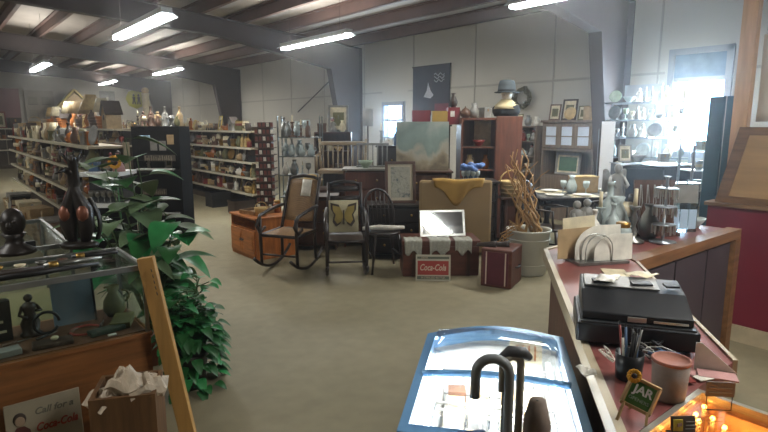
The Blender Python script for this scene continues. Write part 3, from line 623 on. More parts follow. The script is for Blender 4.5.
# mirror leaning on headboard
q = Vector(tr.location); mr = thing('wall_mirror', 'silver framed mirror propped on the trunk lid', 'mirror', q + Matrix.Rotation(FACE, 3, 'Z') @ Vector((.04, .2, .407))); mr.rotation_euler = (R(-17.8), 0, FACE + R(7))
f = MB(Silver); w_, h_ = .52, .3
for (a, b) in (((-w_ / 2, 0, 0), (w_ / 2, .02, .028)), ((-w_ / 2, 0, h_ - .028), (w_ / 2, .02, h_)), ((-w_ / 2, 0, .028), (-w_ / 2 + .028, .02, h_ - .028)), ((w_ / 2 - .028, 0, .028), (w_ / 2, .02, h_ - .028))): f.bb(a, b)
f.build('frame', mr, bevel=.003)
mm, nt, b = newmat('mirror_glass'); b.inputs['Base Color'].default_value = (.8, .82, .8, 1); b.inputs['Metallic'].default_value = 1; b.inputs['Roughness'].default_value = .05
MB(mm).bb((-w_ / 2 + .028, .008, .028), (w_ / 2 - .028, .014, h_ - .028)).build('mirror_plate', mr)
# small tin sign
q = G(433, 281); SignW = mat('sign_off_white', '#b9b6a3', .5, 0, .08); SignR = mat('sign_red', '#9c3a33', .5, 0, .12); SignT = mat('sign_lettering', '#c9b7a3', .6, 0, .03); SignG = mat('sign_grey_green', '#5f6659', .6, 0, .1)
sg = thing('soda_sign', 'small red and white soda sign leaning on the trunk', 'sign', q + Vector((.0, .0, 0))); sg.rotation_euler = (R(-9), 0, FACE - .05)
MB(SignW).bb((-.185, 0, 0), (.185, .012, .28)).build('plate', sg); MB(SignR).bb((-.165, -.003, .065), (.165, 0, .215)).build('red_field', sg); MB(SignG).bb((-.17, -.0025, .235), (.17, 0, .26)).build('top_band', sg); MB(SignG).bb((-.17, -.0025, .018), (.17, 0, .052)).build('bottom_band', sg)
text('Coca-Cola', .095, SignT, sg, (-.005, -.0035, .142), (R(90), 0, 0), shear=.3, sx=.68, bold=.002); text('DRINK', .024, SignT, sg, (-.09, -.003, .2475), (R(90), 0, 0)); text('IN STERILIZED BOTTLES', .03, SignT, sg, (0, -.003, .035), (R(90), 0, 0), sx=.8)
# red suitcase with stripes
q = G(497, 288); sc_ = thing('suitcase', 'dark red upright suitcase with pale stripes right of the trunk', 'suitcase', (q.x, q.y, 0), FACE - .5)
Sr = mat('suitcase_red', '#55202a', .5); MB(Tk).bb((-.18, 0, 0), (.14, .4, .4)).build('shell', sc_, bevel=.012); MB(Sr).bb((-.15, -.008, .03), (.11, 0, .37)).build('red_panel', sc_)
for x in (-.12, .08): MB(SignT).bb((x - .006, -.012, .03), (x + .006, -.008, .37)).build('stripe', sc_)
MB(Dark).tube([(.142, .14, .2), (.165, .16, .2), (.165, .26, .2), (.142, .28, .2)], .008).build('handle', sc_)
for i, s in enumerate((-.06, .06)):
    sh = MB(pal('dark brown')); 
    sh.grid(lambda u, v: (math.cos(math.pi * v) * .04 * (1 - .3 * u), -.1 + .2 * u, .0 + math.sin(math.pi * v) * (.06 - .035 * u)), 6, 8); sh.box((0, 0, .004), (.075, .2, .008))
    tag(sh.build('shoe', loc=Vector(sc_.location) + Matrix.Rotation(FACE, 3, 'Z') @ Vector((-.02 + s * 1.1, .17, .402)), rotz=FACE + 1.2 + i * .2, solid=.004), ('left' if i == 0 else 'right') + ' brown shoe lying on the red suitcase', 'shoe', 'brown shoes on the suitcase')
# tub and branches
Gal = mat('galvanised_zinc', '#b9b7a9', .5, .1, .12, 4)
q = GD(527, 268, 6.0); tb = thing('galvanised_tub', 'tall grey galvanised tub holding the bare branches', 'tub', (q.x, q.y, 0))
MB(Gal).lathe([(.19, 0), (.2, .02), (.235, .48), (.25, .49), (.25, .505), (.232, .505), (.228, .47), (.18, .03), (.02, .03)], n=28).build('tub_wall', tb)
MB(pal('dark brown')).lathe([(.2, .06), (.218, .4), (.05, .42)], n=20).build('soil_filler', tb)
for z in (.12, .4): MB(Gal).tube(arc((0, 0, z), .197 + .05 * z / .5 * .9, 0, 345, 23, 'xy'), .006, n=5, closed=True).build('hoop', tb)
Br = mat('bare_branch', '#a98250', .8, 0, .2, 10); rr = random.Random(5)
for i in range(13):
    a = rr.uniform(0, 6.28); b0 = Vector((rr.uniform(-.12, .12), rr.uniform(-.08, .08), .42)); d = Vector((-.25 + rr.uniform(-.22, .14), rr.uniform(-.15, .15), 1.0)); pts = [b0]; Hh = rr.uniform(.55, 1.0)
    for k in range(1, 8): pts.append(b0 + d * Hh * k / 7 + Vector((.05 * math.sin(k * 1.7 + a), .04 * math.cos(k * 1.3 + a), 0)))
    mb = MB(Br).tube(pts, [.018 - .0017 * k for k in range(8)], n=5)
    for k in (3, 5): e = pts[k] + Vector((rr.uniform(-.16, .16), rr.uniform(-.1, .1), rr.uniform(.08, .2))); mb.tube([pts[k], (pts[k] + e) / 2 + Vector((0, .02, .02)), e], [.008, .006, .003], n=4)
    o = mb.build('branch', loc=tb.location, rotz=FACE); tag(o, 'bare twisted tan branch standing in the galvanised tub', 'branch', 'bare branches in the galvanised tub')
for i in range(6):
    a0 = Vector((-.33 - .05 * rr.random(), -.1, .75 + .07 * i)); pts = [Vector((-.12 + .02 * i, -.05, .46))] + [Vector((-.2 - .03 * k + .05 * math.sin(k * 2 + i), -.12, .52 - .05 * k + .02 * i)) for k in range(6)]
    o = MB(Br).tube(pts, [.01 - .001 * k for k in range(7)], n=4).build('drooping_branch', loc=tb.location, rotz=FACE); tag(o, 'thin branch drooping over the left rim of the galvanised tub', 'branch', 'drooping branches at the tub rim')
# dark chest behind headboard with blue things
q = GD(480, 182, 6.8); dresser('low_dresser', 'dark dresser behind the headboard holding the blue basket', (q.x, q.y, 0), FACE, .46, .45, q.z, Dark, 4)
bb_ = thing('blue_basket', 'basket of crumpled blue ribbon and cloth on the dark dresser', 'basket', (q.x + .03, q.y + .16, q.z + .006)); mb, _ = knick('basket', 'blue', .2); o = mb.build('basket_body', bb_)
fl = MB(mat('blue_ribbon', '#5673a8', .7, 0, .3, 20)); 
for i in range(14): a = rr.uniform(0, 6.28); r_ = rr.uniform(.02, .2); fl.ball((r_ * math.cos(a), .7 * r_ * math.sin(a), .14 + rr.uniform(0, .06)), (.05, .04, .03), n=7)
o = fl.build('ribbon_bows', bb_); o['kind'] = 'stuff'
for i in range(4): mb, _ = knick('goblet', 'clear', .13); tag(mb.build('goblet', loc=Vector((q.x, q.y, q.z + .006)) + Matrix.Rotation(FACE, 3, 'Z') @ Vector((-.2 + .06 * i, .04 + .03 * (i % 2), 0))), 'clear stemmed glass left of the blue basket, %s from the left' % ORD[i], 'glass', 'stemmed glasses on the dark dresser')
# armoire with door ajar, at depth 7.7
q = GD(480, 180, 7.7); q.z = 0; am = thing('open_armoire', 'tall red-brown armoire with an open compartment and its right door closed', 'armoire', (q.x, q.y, 0), FACE)
Ht = 1.74; c = MB(Mah); c.bb((-.28, 0, 0), (-.25, .5, Ht)); c.bb((.52, 0, 0), (.55, .5, Ht)); c.bb((.19, 0, 0), (.22, .5, Ht)); c.bb((-.25, .47, 0), (.52, .5, Ht)); c.bb((-.25, 0, Ht - .03), (.19, .47, Ht)); c.bb((.22, 0, Ht - .03), (.52, .47, Ht)); c.bb((-.25, 0, 0), (.19, .47, .08)); c.build('carcass', am)
MB(Mah).bb((.2, -.025, .05), (.56, -.002, Ht + .02)).build('door', am, bevel=.004)
for z in (.6, 1.0, 1.32): MB(Mah).bb((-.249, .03, z), (.189, .469, z + .02)).build('shelf', am)
MB(pal('tan')).bb((-.05, .3, 1.33), (.19, .32, 1.7)).build('inner_panel', am)
mb, _ = knick('bowl', 'dull red', .09); tag(mb.build('bowl', loc=Vector(am.location) + Matrix.Rotation(FACE, 3, 'Z') @ Vector((0, .2, 1.34))), 'dull red bowl inside the open armoire', 'bowl')
for k, (c_, kd, x) in enumerate((('tan', 'jug', -.13), ('amber', 'vase', .1))): mb, _ = knick(kd, c_, .2); tag(mb.build(nm(kd), loc=Vector(am.location) + Matrix.Rotation(FACE, 3, 'Z') @ Vector((x, .18, 1.02))), '%s %s on the middle shelf of the armoire' % (c_, kd), kd)
# left of it: red/yellow goods on a tall cabinet
q = GD(434, 140, 7.9); cbz = 1.64; dresser('tall_cabinet', 'tall dark cabinet left of the armoire with coloured boxes on top', (q.x, q.y, 0), FACE, .46, .4, cbz, Dark, 3, cols=2, cat='cabinet')
def at(t, x, y, z): return Vector(t) + Matrix.Rotation(FACE, 3, 'Z') @ Vector((x, y, z))
base = Vector((q.x, q.y, cbz + .007))
b = MB(mat('yellow_carton', '#a98a43', .6)).bb((-.11, 0, 0), (.11, .18, .19)); tag(b.build('carton', loc=at(base, .08, .02, 0), rotz=FACE), 'yellow carton on the tall dark cabinet', 'box')
rb = thing('red_crate', 'red box with a white emblem beside the yellow carton', 'box', at(base, .28, .02, 0), FACE); MB(mat('red_carton', '#7a2a30', .6)).bb((-.085, 0, 0), (.085, .2, .24)).build('box_body', rb); MB(pal('white')).bb((-.05, -.003, .11), (.01, -.0005, .19)).build('emblem', rb)
rb = MB(mat('red_carton', '#7a2a30', .6)).bb((-.13, 0, 0), (.13, .18, .2)); tag(rb.build('carton', loc=at(base, -.18, .05, 0), rotz=FACE), 'dark red carton at the left end of the tall cabinet top', 'box')
base2 = at(am.location, 0, 0, Ht)
for k, (kd, c_, x, hh) in enumerate((('teapot', 'brown', -.2, .16), ('jug', 'grey', -.08, .2), ('box', 'grey', .08, .14))): mb, _ = knick(kd, c_, hh); tag(mb.build(nm(kd), loc=at(base2, x, .2, .002)), '%s %s on top of the open armoire' % (c_, kd), kd)
mb, _ = knick('vase', 'dark brown', .2); tag(mb.build('vase', loc=at(base, .28, .1, .24)), 'dark brown vase standing on the red box with the emblem', 'vase')
# dress form head with hat
mn = thing('hat_mannequin', 'mannequin bust in cream scarf and dark coat wearing a grey felt hat', 'mannequin', at(base2, .38, .22, .022), FACE - .6)
Coat = mat('dark_wool', '#26282a', .9); Skin = mat('plaster_face', '#c9b9a2', .5)
MB(Skin).lathe([(.05, .17), (.05, .22), (.065, .25), (.08, .31), (.08, .38), (.05, .43), (.01, .44)], n=16, sy=1.15).build('head', mn)
nz = MB(Skin); nz.prism([(-.015, -.085, .28), (.015, -.085, .28), (0, -.08, .33)], (0, -.03, -.01)); nz.build('nose', mn)
MB(Coat).lathe([(.17, 0), (.2, .06), (.2, .12), (.14, .18), (.07, .2)], n=18, sy=.7).build('coat', mn)
MB(mat('cream_scarf', '#c3b48c', .9)).lathe([(.19, .1), (.16, .16), (.1, .21), (.07, .24), (.06, .23)], n=18, sy=.85).build('scarf', mn)
ht = MB(mat('grey_felt', '#363c3f', .9)); ht.lathe([(.165, .325), (.17, .335), (.125, .345), (.118, .43), (.1, .49), (.06, .505), (.02, .48)], n=20, sy=1.15); o = ht.build('hat', mn)
MB(Coat).lathe([(.126, .348), (.123, .375)], n=20, sy=1.15).build('hat_band', o)
# wreath on the wall behind
q = GX(523, 98, 8.95); wv = MB(mat('dried_wreath', '#5d5a48', .9, 0, .4, 20))
wv.tube([(0, .17 * math.cos(a * .524), .17 * math.sin(a * .524)) for a in range(12)], .04, n=7, closed=True)
for i in range(40): a = rr.uniform(0, 6.28); wv.ball((rr.uniform(-.05, .0), .17 * math.cos(a) + rr.uniform(-.04, .04), .17 * math.sin(a) + rr.uniform(-.04, .04)), .03, n=5)
tag(wv.build('dried_wreath', loc=(8.93, q.y, q.z)), 'round dried wreath on the wall right of the hat', 'wreath')
# poster
q0 = GX(413, 68, 8.96); q1 = GX(449, 115, 8.96); yc, zc = (q0.y + q1.y) / 2, (q0.z + q1.z) / 2
ps = thing('wall_poster', 'large dark poster with pale figure and script in its corner', 'poster', (8.96, yc, q1.z), R(-90)); w_ = abs(q0.y - q1.y); h_ = q0.z - q1.z
MB(art('dark_poster_print', ['#1d1e28', '#2a2731', '#3f252c'], 1.5)).bb((-w_ / 2, 0, 0), (w_ / 2, .02, h_)).build('poster_sheet', ps)
fg = MB(mat('poster_pale_ink', '#a8a7ad', .6)); fg.prism([(-.22, -.004, .42), (.0, -.004, .38), (.1, -.004, .45), (.0, -.004, .56), (-.08, -.004, .74), (-.12, -.004, .56)], (0, .004, 0)); fg.build('figure', ps)
for k in range(3): MB(mat('poster_pale_ink', '#a8a7ad', .6)).tube([(.12 + .04 * i, -.006, .9 - .07 * k + .03 * math.sin(i * 1.6 + k)) for i in range(9)], .011, n=4).build('script_line', ps)
MB(mat('poster_red', '#6b2a33', .6)).bb((w_ * .12, -.004, .04), (w_ * .48, 0, .26)).build('red_corner', ps)
MB(Dark).bb((-w_ / 2 - .02, -.006, h_ - .01), (w_ / 2 + .02, .02, h_ + .02)).build('top_batten', ps)
# ================================================================ RIGHT BACKGROUND (against the long wall)
RX = R(-90)
def atr(t, x, y, z, rz=RX): return Vector(t) + Matrix.Rotation(rz, 3, 'Z') @ Vector((x, y, z))
def bookcase(name, label, loc, rz, w, d, h, m, zs, back=None, cat='bookcase', t_=.025):
    t = thing(name, label, cat, loc, rz); c = MB(m)
    c.bb((-w / 2, 0, 0), (-w / 2 + t_, d, h)); c.bb((w / 2 - t_, 0, 0), (w / 2, d, h)); c.bb((-w / 2 + t_, 0, h - t_), (w / 2 - t_, d, h)); c.bb((-w / 2 + t_, 0, 0), (w / 2 - t_, d, .07)); c.build('carcass', t)
    MB(back or m).bb((-w / 2 + t_, d - .012, .07), (w / 2 - t_, d, h - t_)).build('back_panel', t)
    for z in zs: MB(m).bb((-w / 2 + t_, .01, z - .02), (w / 2 - t_, d - .013, z)).build('shelf', t)
    return t
def fill(t, rz, w, d, zs, where, group, cols, seed, kinds=None, maxh=.24, rmax=.11, hs=.9, y=None):
    for i, z in enumerate(zs):
        a = atr(t.location, -w / 2 + .04, y or d * .45, 0, rz); b = atr(t.location, w / 2 - .04, y or d * .45, 0, rz)
        row(a, b, z + .001, where[i], group, cols, kinds, hs, seed=seed + i, maxh=maxh, rmax=rmax, depth=.02, gap=.02)
Gw = wood('grey_brown_shelf_wood', '#6e5e50', .5)
bc = bookcase('bookcase', 'grey-brown open bookcase right of the armoire, crowded with bric-a-brac', (8.3, 6.16, 0), RX, .62, .38, 1.62, Gw, (.5, .8, 1.08, 1.35))
fill(bc, RX, .62, .38, (.8, 1.08, 1.35, 1.62), ['the second bookcase shelf up', 'the third bookcase shelf up', 'the upper bookcase shelf', 'the bookcase top'], 'bric-a-brac on the bookcase by the armoire', AN + GL, 100, rmax=.1, maxh=.22)
pw = MB(pal('cream')).bb((-.11, 0, 0), (.11, .015, .5)); tag(pw.build('white_board', loc=atr(bc.location, .12, -.05, .8), rot=(R(-4), 0, RX)), 'pale board leaning against the front of the bookcase', 'board') if 0 else None
# glazed hutch
hu = thing('glazed_hutch', 'grey-brown glazed hutch with small panes and a framed picture below', 'hutch', (8.35, 5.26, 0), RX); c = MB(Gw); w_, h_, d_ = .98, 1.68, .42
c.bb((-w_ / 2, 0, 0), (-w_ / 2 + .03, d_, h_)); c.bb((w_ / 2 - .03, 0, 0), (w_ / 2, d_, h_)); c.bb((-w_ / 2 + .03, .39, 0), (w_ / 2 - .03, d_, h_)); c.bb((-w_ / 2 + .03, 0, 0), (w_ / 2 - .03, .39, .78)); c.bb((-w_ / 2 + .03, 0, 1.2), (w_ / 2 - .03, .39, 1.24)); c.build('carcass', hu)
MB(Gw).bb((-w_ / 2 - .03, -.03, h_), (w_ / 2 + .03, d_ + .01, h_ + .04)).build('cornice', hu, bevel=.008)
PaneL = mat('frosted_pane', '#c9d4e2', .15, 0, .05)
for i in range(3):
    x0 = -w_ / 2 + .03 + i * (w_ - .06) / 3; x1 = x0 + (w_ - .06) / 3
    dr = MB(Gw); dr.bb((x0, -.02, 1.25), (x0 + .05, 0, 1.66)); dr.bb((x1 - .05, -.02, 1.25), (x1, 0, 1.66)); dr.bb((x0 + .05, -.02, 1.25), (x1 - .05, 0, 1.3)); dr.bb((x0 + .05, -.02, 1.61), (x1 - .05, 0, 1.66)); dr.bb((x0 + .05, -.018, 1.44), (x1 - .05, -.002, 1.455)); o = dr.build('door', hu)
    MB(PaneL if i != 1 else PaneL).bb((x0 + .05, -.008, 1.3), (x1 - .05, -.005, 1.61)).build('pane', o)
frame_pic('small_print', 'pale framed picture standing in the hutch opening', tuple(atr(hu.location, -.05, .12, .785)), (R(-6), 0, RX), .48, .38, .04, pal('grey'), [pal('cream'), pal('green'), .03])
base = atr(hu.location, 0, 0, h_ + .041)
for (kd, c_, x, hh, extra) in (('picture frame', 'brown', -.4, .28, 'leftmost on top of the hutch'), ('picture frame', 'dark brown', -.12, .36, 'tallest on top of the hutch'), ('picture frame', 'olive', .15, .24, 'right of the tallest one on the hutch'), ('plate', 'straw', -.0, .22, 'before the frames on the hutch top')):
    mb, _ = knick(kd, c_, hh); tag(mb.build(nm(kd), loc=tuple(atr(base, x, .2 if kd != 'plate' else .07, 0)), rotz=RX + .05), '%s %s, %s' % (c_, kd, extra), kd)
cb_ = MB(pal('tan')); cb_.bb((-.17, -.12, 0), (.17, .12, .22)); cb_.bb((-.02, -.122, 0), (.02, .122, .222), pal('straw')); tag(cb_.build('cardboard_box', loc=tuple(atr(base, .4, .2, 0)), rotz=RX), 'tan cardboard box at the right end of the hutch top', 'box')
# white board added before the column in place of bright window light
q = GD(606, 165, 8.2); nb = thing('white_door_panel', 'tall narrow white panel added in place of bright window light by the column', 'panel', (q.x, q.y, 0), FACE); MB(mat('white_panel', '#dedee0', .3, 0, .03)).bb((-.1, 0, 0), (.1, .04, 1.69)).build('panel', nb, bevel=.004); MB(Dark).bb((-.12, .0, 0), (-.102, .04, 1.69)).build('edge_strip', nb)
# dining table with dark cloth
q = GD(578, 192, 7.15); dt = thing('dining_table', 'large dark dining table with place settings and dark hanging cloth', 'table', (q.x, q.y, 0), FACE + .15)
Cl = mat('dark_table_finish', '#2e2a2c', .4, 0, .1); MB(Cl).bb((-.72, -.45, .73), (.72, .45, .76)).build('tabletop', dt, bevel=.008)
ap = MB(Cl); ap.bb((-.6, -.36, .63), (.6, -.34, .73)); ap.bb((-.6, .34, .63), (.6, .36, .73)); ap.bb((-.6, -.34, .63), (-.58, .34, .73)); ap.bb((.58, -.34, .63), (.6, .34, .73)); ap.build('apron', dt)
for a in (-1, 1):
    for b in (-1, 1): MB(Cl).lathe([(.02, 0), (.03, .1), (.045, .4), (.03, .5), (.05, .6), (.05, .73)], (a * .57, b * .32, 0), n=9).build('leg', dt)
rzt = FACE + .15
for i, (x, y) in enumerate(((-.45, -.25), (-.1, -.3), (.35, -.28), (-.3, .2), (.5, .15))):
    pos = ['front left of the dining table', 'front centre of the dining table', 'front right of the dining table', 'back left of the dining table', 'back right of the dining table'][i]
    pm = thing('place_setting_plate', 'white plate at the %s' % pos, 'plate', tuple(atr(dt.location, x, y, .764, rzt)), rzt)
    MB(pal('white')).lathe([(.05, 0), (.07, .002), (.12, .018), (.118, .021), (.06, .006)], n=20).build('plate_rim', pm)
    tag(MB(pal('cream' if i % 2 else 'grey')).bb((-.2, -.13, 0), (.2, .13, .003)).build('placemat', loc=tuple(atr(dt.location, x, y, .7605, rzt)), rotz=rzt), '%s placemat under the plate at the %s' % ('cream' if i % 2 else 'grey', pos), 'placemat')
sh = MB(pal('tan')); sh.bb((-.16, -.1, 0), (.16, .1, .21)); sh.bb((-.165, -.105, .2), (.165, .105, .215), pal('straw')); tag(sh.build('tan_box', loc=tuple(atr(dt.location, .12, .1, .761, rzt)), rotz=rzt), 'tan box standing on the dining table before the hutch', 'box')
mb, _ = knick('vase', 'clear', .24); tag(mb.build('vase', loc=tuple(atr(dt.location, -.12, -.05, .761, rzt))), 'clear glass vase left of the tan box on the table', 'vase')
for i, (x, y) in enumerate(((-.22, -.02), (.02, -.16))): mb, _ = knick('goblet', 'clear', .17); tag(mb.build('goblet', loc=tuple(atr(dt.location, x, y, .761, rzt))), 'clear goblet %s the glass vase on the dining table' % ('left of' if i == 0 else 'in front of'), 'glass')
bk_ = MB(pal('white')); bk_.box((0, 0, .09), (.12, .01, .18), None, (R(-12), 0, 0)); bk_.bar((0, .02, .12), (0, .09, 0), .02, .005); tag(bk_.build('white_card', loc=tuple(atr(dt.location, .38, -.02, .763, rzt)), rotz=rzt + .3), 'white card propped up at the right of the dining table', 'card')
chair('windsor_chair', 'dark windsor armchair at the left end of the dining table', tuple(GD(548, 225, 6.4).xy) + (0,), FACE + .9, Ebo, .46, .98, 8, arms=True)
chair('windsor_chair', 'dark windsor chair in front of the dining table near the statue', tuple(GD(588, 225, 6.1).xy) + (0,), FACE + math.pi, Ebo, .42, .84, 7)
# woven basket loops behind the tub
q = GD(520, 190, 7.15); mb, _ = knick('basket', 'straw', .34); st_ = table('plant_stand', 'small dark stand behind the tub with a hooped basket', (q.x - .1, q.y + .05), .34, .3, .72, Wal); tag(mb.build('basket', loc=(q.x - .1, q.y + .05, .721), rotz=FACE), 'straw hooped basket on the stand behind the tub', 'basket')
# statue on pedestal
q = GD(614, 225, 5.1); pd = thing('pedestal', 'dark round pedestal under the pewter angel statue', 'pedestal', (q.x, q.y, 0)); MB(Cl).lathe([(.17, 0), (.17, .04), (.06, .1), (.05, .5), (.1, .66), (.15, .69), (.15, .7)], n=18).build('column', pd)
sa = thing('angel_statue', 'pewter grey winged statue on a pedestal beyond the counter', 'statue', (q.x, q.y, .7), FACE); Pw = mat('weathered_pewter', '#a3a29c', .5, .2, .2, 12)
MB(Pw).lathe([(.11, 0), (.11, .03), (.09, .04), (.1, .12), (.075, .28), (.05, .36), (.07, .44), (.06, .48), (.02, .5)], n=16, sy=.8).build('robe', sa)
hd = MB(Pw); hd.ball((0, -.01, .545), (.036, .04, .048), n=12); hd.prism([(-.006, -.045, .535), (.006, -.045, .535), (0, -.045, .556)], (0, -.012, -.003)); hd.build('head', sa)
for s in (-1, 1):
    MB(Pw).tube([(s * .055, 0, .46), (s * .09, -.03, .39), (s * .05, -.09, .38)], [.022, .018, .014], n=8).build('arm', sa)
    MB(Pw).grid(lambda u, v, s=s: (s * (.03 + .08 * u), .05 + .02 * u, .46 + .08 * math.sin(u * 2.2) - v * (.16 + .1 * u)), 5, 4).build('wing', sa, solid=.012)
# tea set left of statue: dark floral spray
q = GD(610, 172, 5.6)
# glass etagere in front of the bright window
Gs = glass('glass_shelf', '#dfeef2', .1, .95); Chrome = mat('brushed_metal_frame', '#9fa6ad', .35, .8, .06)
eg = thing('glass_etagere', 'metal framed glass shelving in front of the bright near window', 'shelf', (8.3, 4.02, 0), RX); w_, d_, h_ = 1.25, .34, 1.98
for a in (-1, 1):
    for yy in (0, d_): MB(Chrome).bb((a * w_ / 2 - .012, yy - .012, 0), (a * w_ / 2 + .012, yy + .012, h_)).build('upright', eg)
for z in (.5, .85, 1.15, 1.45, 1.72, 1.98):
    r_ = MB(Chrome); r_.bb((-w_ / 2, -.01, z - .02), (w_ / 2, .005, z - .002)); r_.bb((-w_ / 2, d_ - .005, z - .02), (w_ / 2, d_ + .01, z - .002)); o = r_.build('shelf_rail', eg); MB(Gs).bb((-w_ / 2 + .01, .0, z - .001), (w_ / 2 - .01, d_, z + .005)).build('glass_shelf', o)
fill(eg, RX, w_, d_, (.855, 1.155, 1.455, 1.725, 1.985), ['the lowest glass shelf by the window', 'the second glass shelf by the window', 'the third glass shelf by the window', 'the fourth glass shelf by the window', 'the top glass shelf by the window'], 'glassware on the window shelving', GL, 130, kinds=['goblet', 'vase', 'bowl', 'jug', 'bottle', 'goblet', 'figurine', 'plate', 'candlestick'], rmax=.12, maxh=.22)
wb = MB(mat('white_pegboard', '#a9acb0', .6, 0, .03)).bb((0, 0, 0), (.02, .62, .2)); tag(wb.build('wall_ledge_board', loc=(8.96, 4.0, 2.08)), 'white board fixed to the wall between column and window', 'board')
# dark cabinet with pale sheet
q = GD(660, 205, 6.0); dk = thing('dark_cabinet', 'blue-black cabinet with a pale shiny sheet on top below the window glare', 'cabinet', (q.x, q.y, 0), FACE - .1); Nv = mat('navy_lacquer', '#222c38', .35, 0, .08)
MB(Nv).bb((-.42, 0, .05), (.42, .45, 1.2)).build('body', dk, bevel=.006)
for s in (-1, 1): d = MB(Nv).bb((s * .205 - .195, -.018, .08), (s * .205 + .195, -.001, 1.17)).build('door', dk, bevel=.004); MB(Brass).cyl((s * .05, -.018, .65), (s * .05, -.04, .65), .012, n=8).build('knob', d)
MB(Nv).bb((-.4, .02, 0), (.4, .43, .05)).build('plinth', dk)
sht = MB(mat('pale_blue_sheet', '#aebcc8', .25, 0, .06, 4)).grid(lambda u, v: ((u - .5) * .88, .48 * v - .01, 1.205 + .012 * math.sin(9 * u + 3 * v)), 14, 6); tag(sht.build('plastic_sheet', loc=dk.location, rotz=FACE - .1, solid=.004), 'pale plastic sheet spread over the blue-black cabinet', 'sheet')
for i, (kd, c_, x, hh) in enumerate((('bowl', 'pewter', -.2, .08), ('box', 'grey', .1, .1), ('goblet', 'clear', .3, .16), ('picture frame', 'grey', -.36, .2))): mb, _ = knick(kd, c_, hh); tag(mb.build(nm(kd), loc=tuple(atr(dk.location, x * .9, .25, 1.224, FACE - .1)), rotz=FACE), '%s %s on the pale sheet over the blue-black cabinet' % ('clear glass' if c_ == 'clear' else c_, kd), kd.split()[-1])
# dark folding screen left of the plywood board
q = GX(722, 190, 5.3); fs = thing('folding_screen', 'dark teal folding screen between the window and the plywood board', 'screen', (5.1, 1.77, 0), RX - .1); Tl = mat('dark_teal_panel', '#2a5468', .5, 0, .1)
for i in range(2): MB(Tl).box((-.075 + .15 * i, .04, .95), (.14, .02, 1.86), None, (0, 0, .25 if i else -.25)).build('panel', fs, bevel=.004)
# mid shelf with acrylic trays right of the cabinet
q = GD(703, 195, 5.4); mt = thing('metal_rack', 'light metal rack of pale trays left of the teal screen', 'rack', (q.x, q.y, 0), FACE)
for a in (-1, 1):
    for yy in (0, .25): MB(Chrome).bb((a * .13 - .01, yy - .01, 0), (a * .13 + .01, yy + .01, 1.45)).build('upright', mt)
for z in (.5, .75, 1.0, 1.2, 1.4):
    MB(WhiteMetal).bb((-.12, .01, z - .012), (.12, .24, z)).build('shelf', mt)
    if z > .6: mb, _ = knick(['box', 'bowl', 'canister', 'box'][int((z - .7) / .2) % 4], 'clear', .09); tag(mb.build('storage_container', loc=tuple(atr(mt.location, 0, .12, z + .001, FACE))), 'pale container on the light metal rack, at the %s shelf' % {.75: 'second', 1.0: 'third', 1.2: 'fourth', 1.4: 'top'}[z], 'container')

# ---------------------------------------------------------------- red half wall, plywood board and post
RedW = mat('red_painted_partition', '#6c1c2c', .5, 0, .08, 3); Ply = wood('plywood_sheet', '#a5845c', .6, var=.15, axis=1, scale=2); PlyF = wood('plywood_frame', '#6f5238', .5, axis=1)
rw = MB(RedW); rw.bb((4.65, -3.0, .0), (4.77, 1.66, 1.03)); struct('trim_41', rw)
cp = MB(PlyF).bb((4.62, -3.0, 1.03), (4.8, 1.68, 1.06)); struct('trim_42', cp, bevel=.004)
struct('baseboard_right', MB(mat('cream_baseboard', '#b9ab8e', .5)).bb((4.635, -3.0, 0), (4.65, 1.665, .13)))
pb = thing('plywood_board', 'framed plywood board with slanted left edge on the red half wall', 'board', (4.66, 0, 1.06))
MB(Ply).prism([(0.01, 1.56, .04), (.01, 1.46, .52), (.01, .2, .52), (.01, .2, .04)], (.02, 0, 0)).build('sheet', pb)
f = MB(PlyF); f.prism([(0, 1.62, 0), (0, 1.5, .57), (0, 1.42, .57), (0, 1.53, .05)], (.04, 0, 0)); f.prism([(0, 1.62, 0), (0, 1.53, .05), (0, .2, .05), (0, .2, 0)], (.04, 0, 0)); f.prism([(0, 1.5, .57), (0, 1.42, .57), (0, .2, .57), (0, .2, .51), (0, 1.436, .51)][::1], (.04, 0, 0)) if 0 else f.bb((0, .2, .51), (.04, 1.43, .57)); f.build('frame', pb)
Pine = wood('pine_stud', '#c79f7c', .6, var=.12); ps_ = MB(Pine).bb((4.705, 1.475, 1.06), (4.79, 1.575, roofz(4.7) - .26)); struct('trim_43', ps_)
kn = None
ws = MB(mat('white_sheet_panel', '#e2dccf', .6, 0, .04)).grid(lambda u, v: (.012 * math.sin(5 * v), .9 * u, .62 * v), 8, 8); tag(ws.build('sheet_board', loc=(4.76, .53, 1.67), solid=.02), 'off-white sheet panel right of the pine post above the plywood board', 'panel')
struct('trim_44', MB(mat('dark_upper_beam', '#4a4f55', .6)).bb((4.76, -3, 2.32), (4.84, 1.42, 3.6)))
# ================================================================ COUNTER AND FOREGROUND RIGHT
D1 = Vector((.775, .632, 0)).normalized(); N1 = Vector((D1.y, -D1.x, 0)); A1 = math.atan2(D1.y, D1.x) - math.pi / 2
ct = thing('service_counter', 'angled shop counter with worn red laminate top and pale edge trim', 'counter', (0, 0, 0))
poly = [(2.45, 1.62), (1.07, .49), (1.66, .49), (2.55, 1.2), (3.85, 1.18), (3.85, 1.66)]
RedL = mat('worn_red_laminate', '#7a4540', .4, 0, .22, 5); CtB = wood('counter_red_brown', '#5d3a2e', .5); Edge = mat('pale_edge_trim', '#b3a68c', .4, 0, .08); OakT = wood('oak_counter_trim', '#7a5638', .45, axis=0); Pnl = mat('dark_plum_panel', '#443c40', .5, 0, .06)
ins = [(2.43, 1.58), (1.14, .52), (1.6, .52), (2.53, 1.24), (3.8, 1.22), (3.8, 1.6)]
MB(CtB).prism([(x, y, 0) for x, y in ins], (0, 0, .955)).build('body', ct)
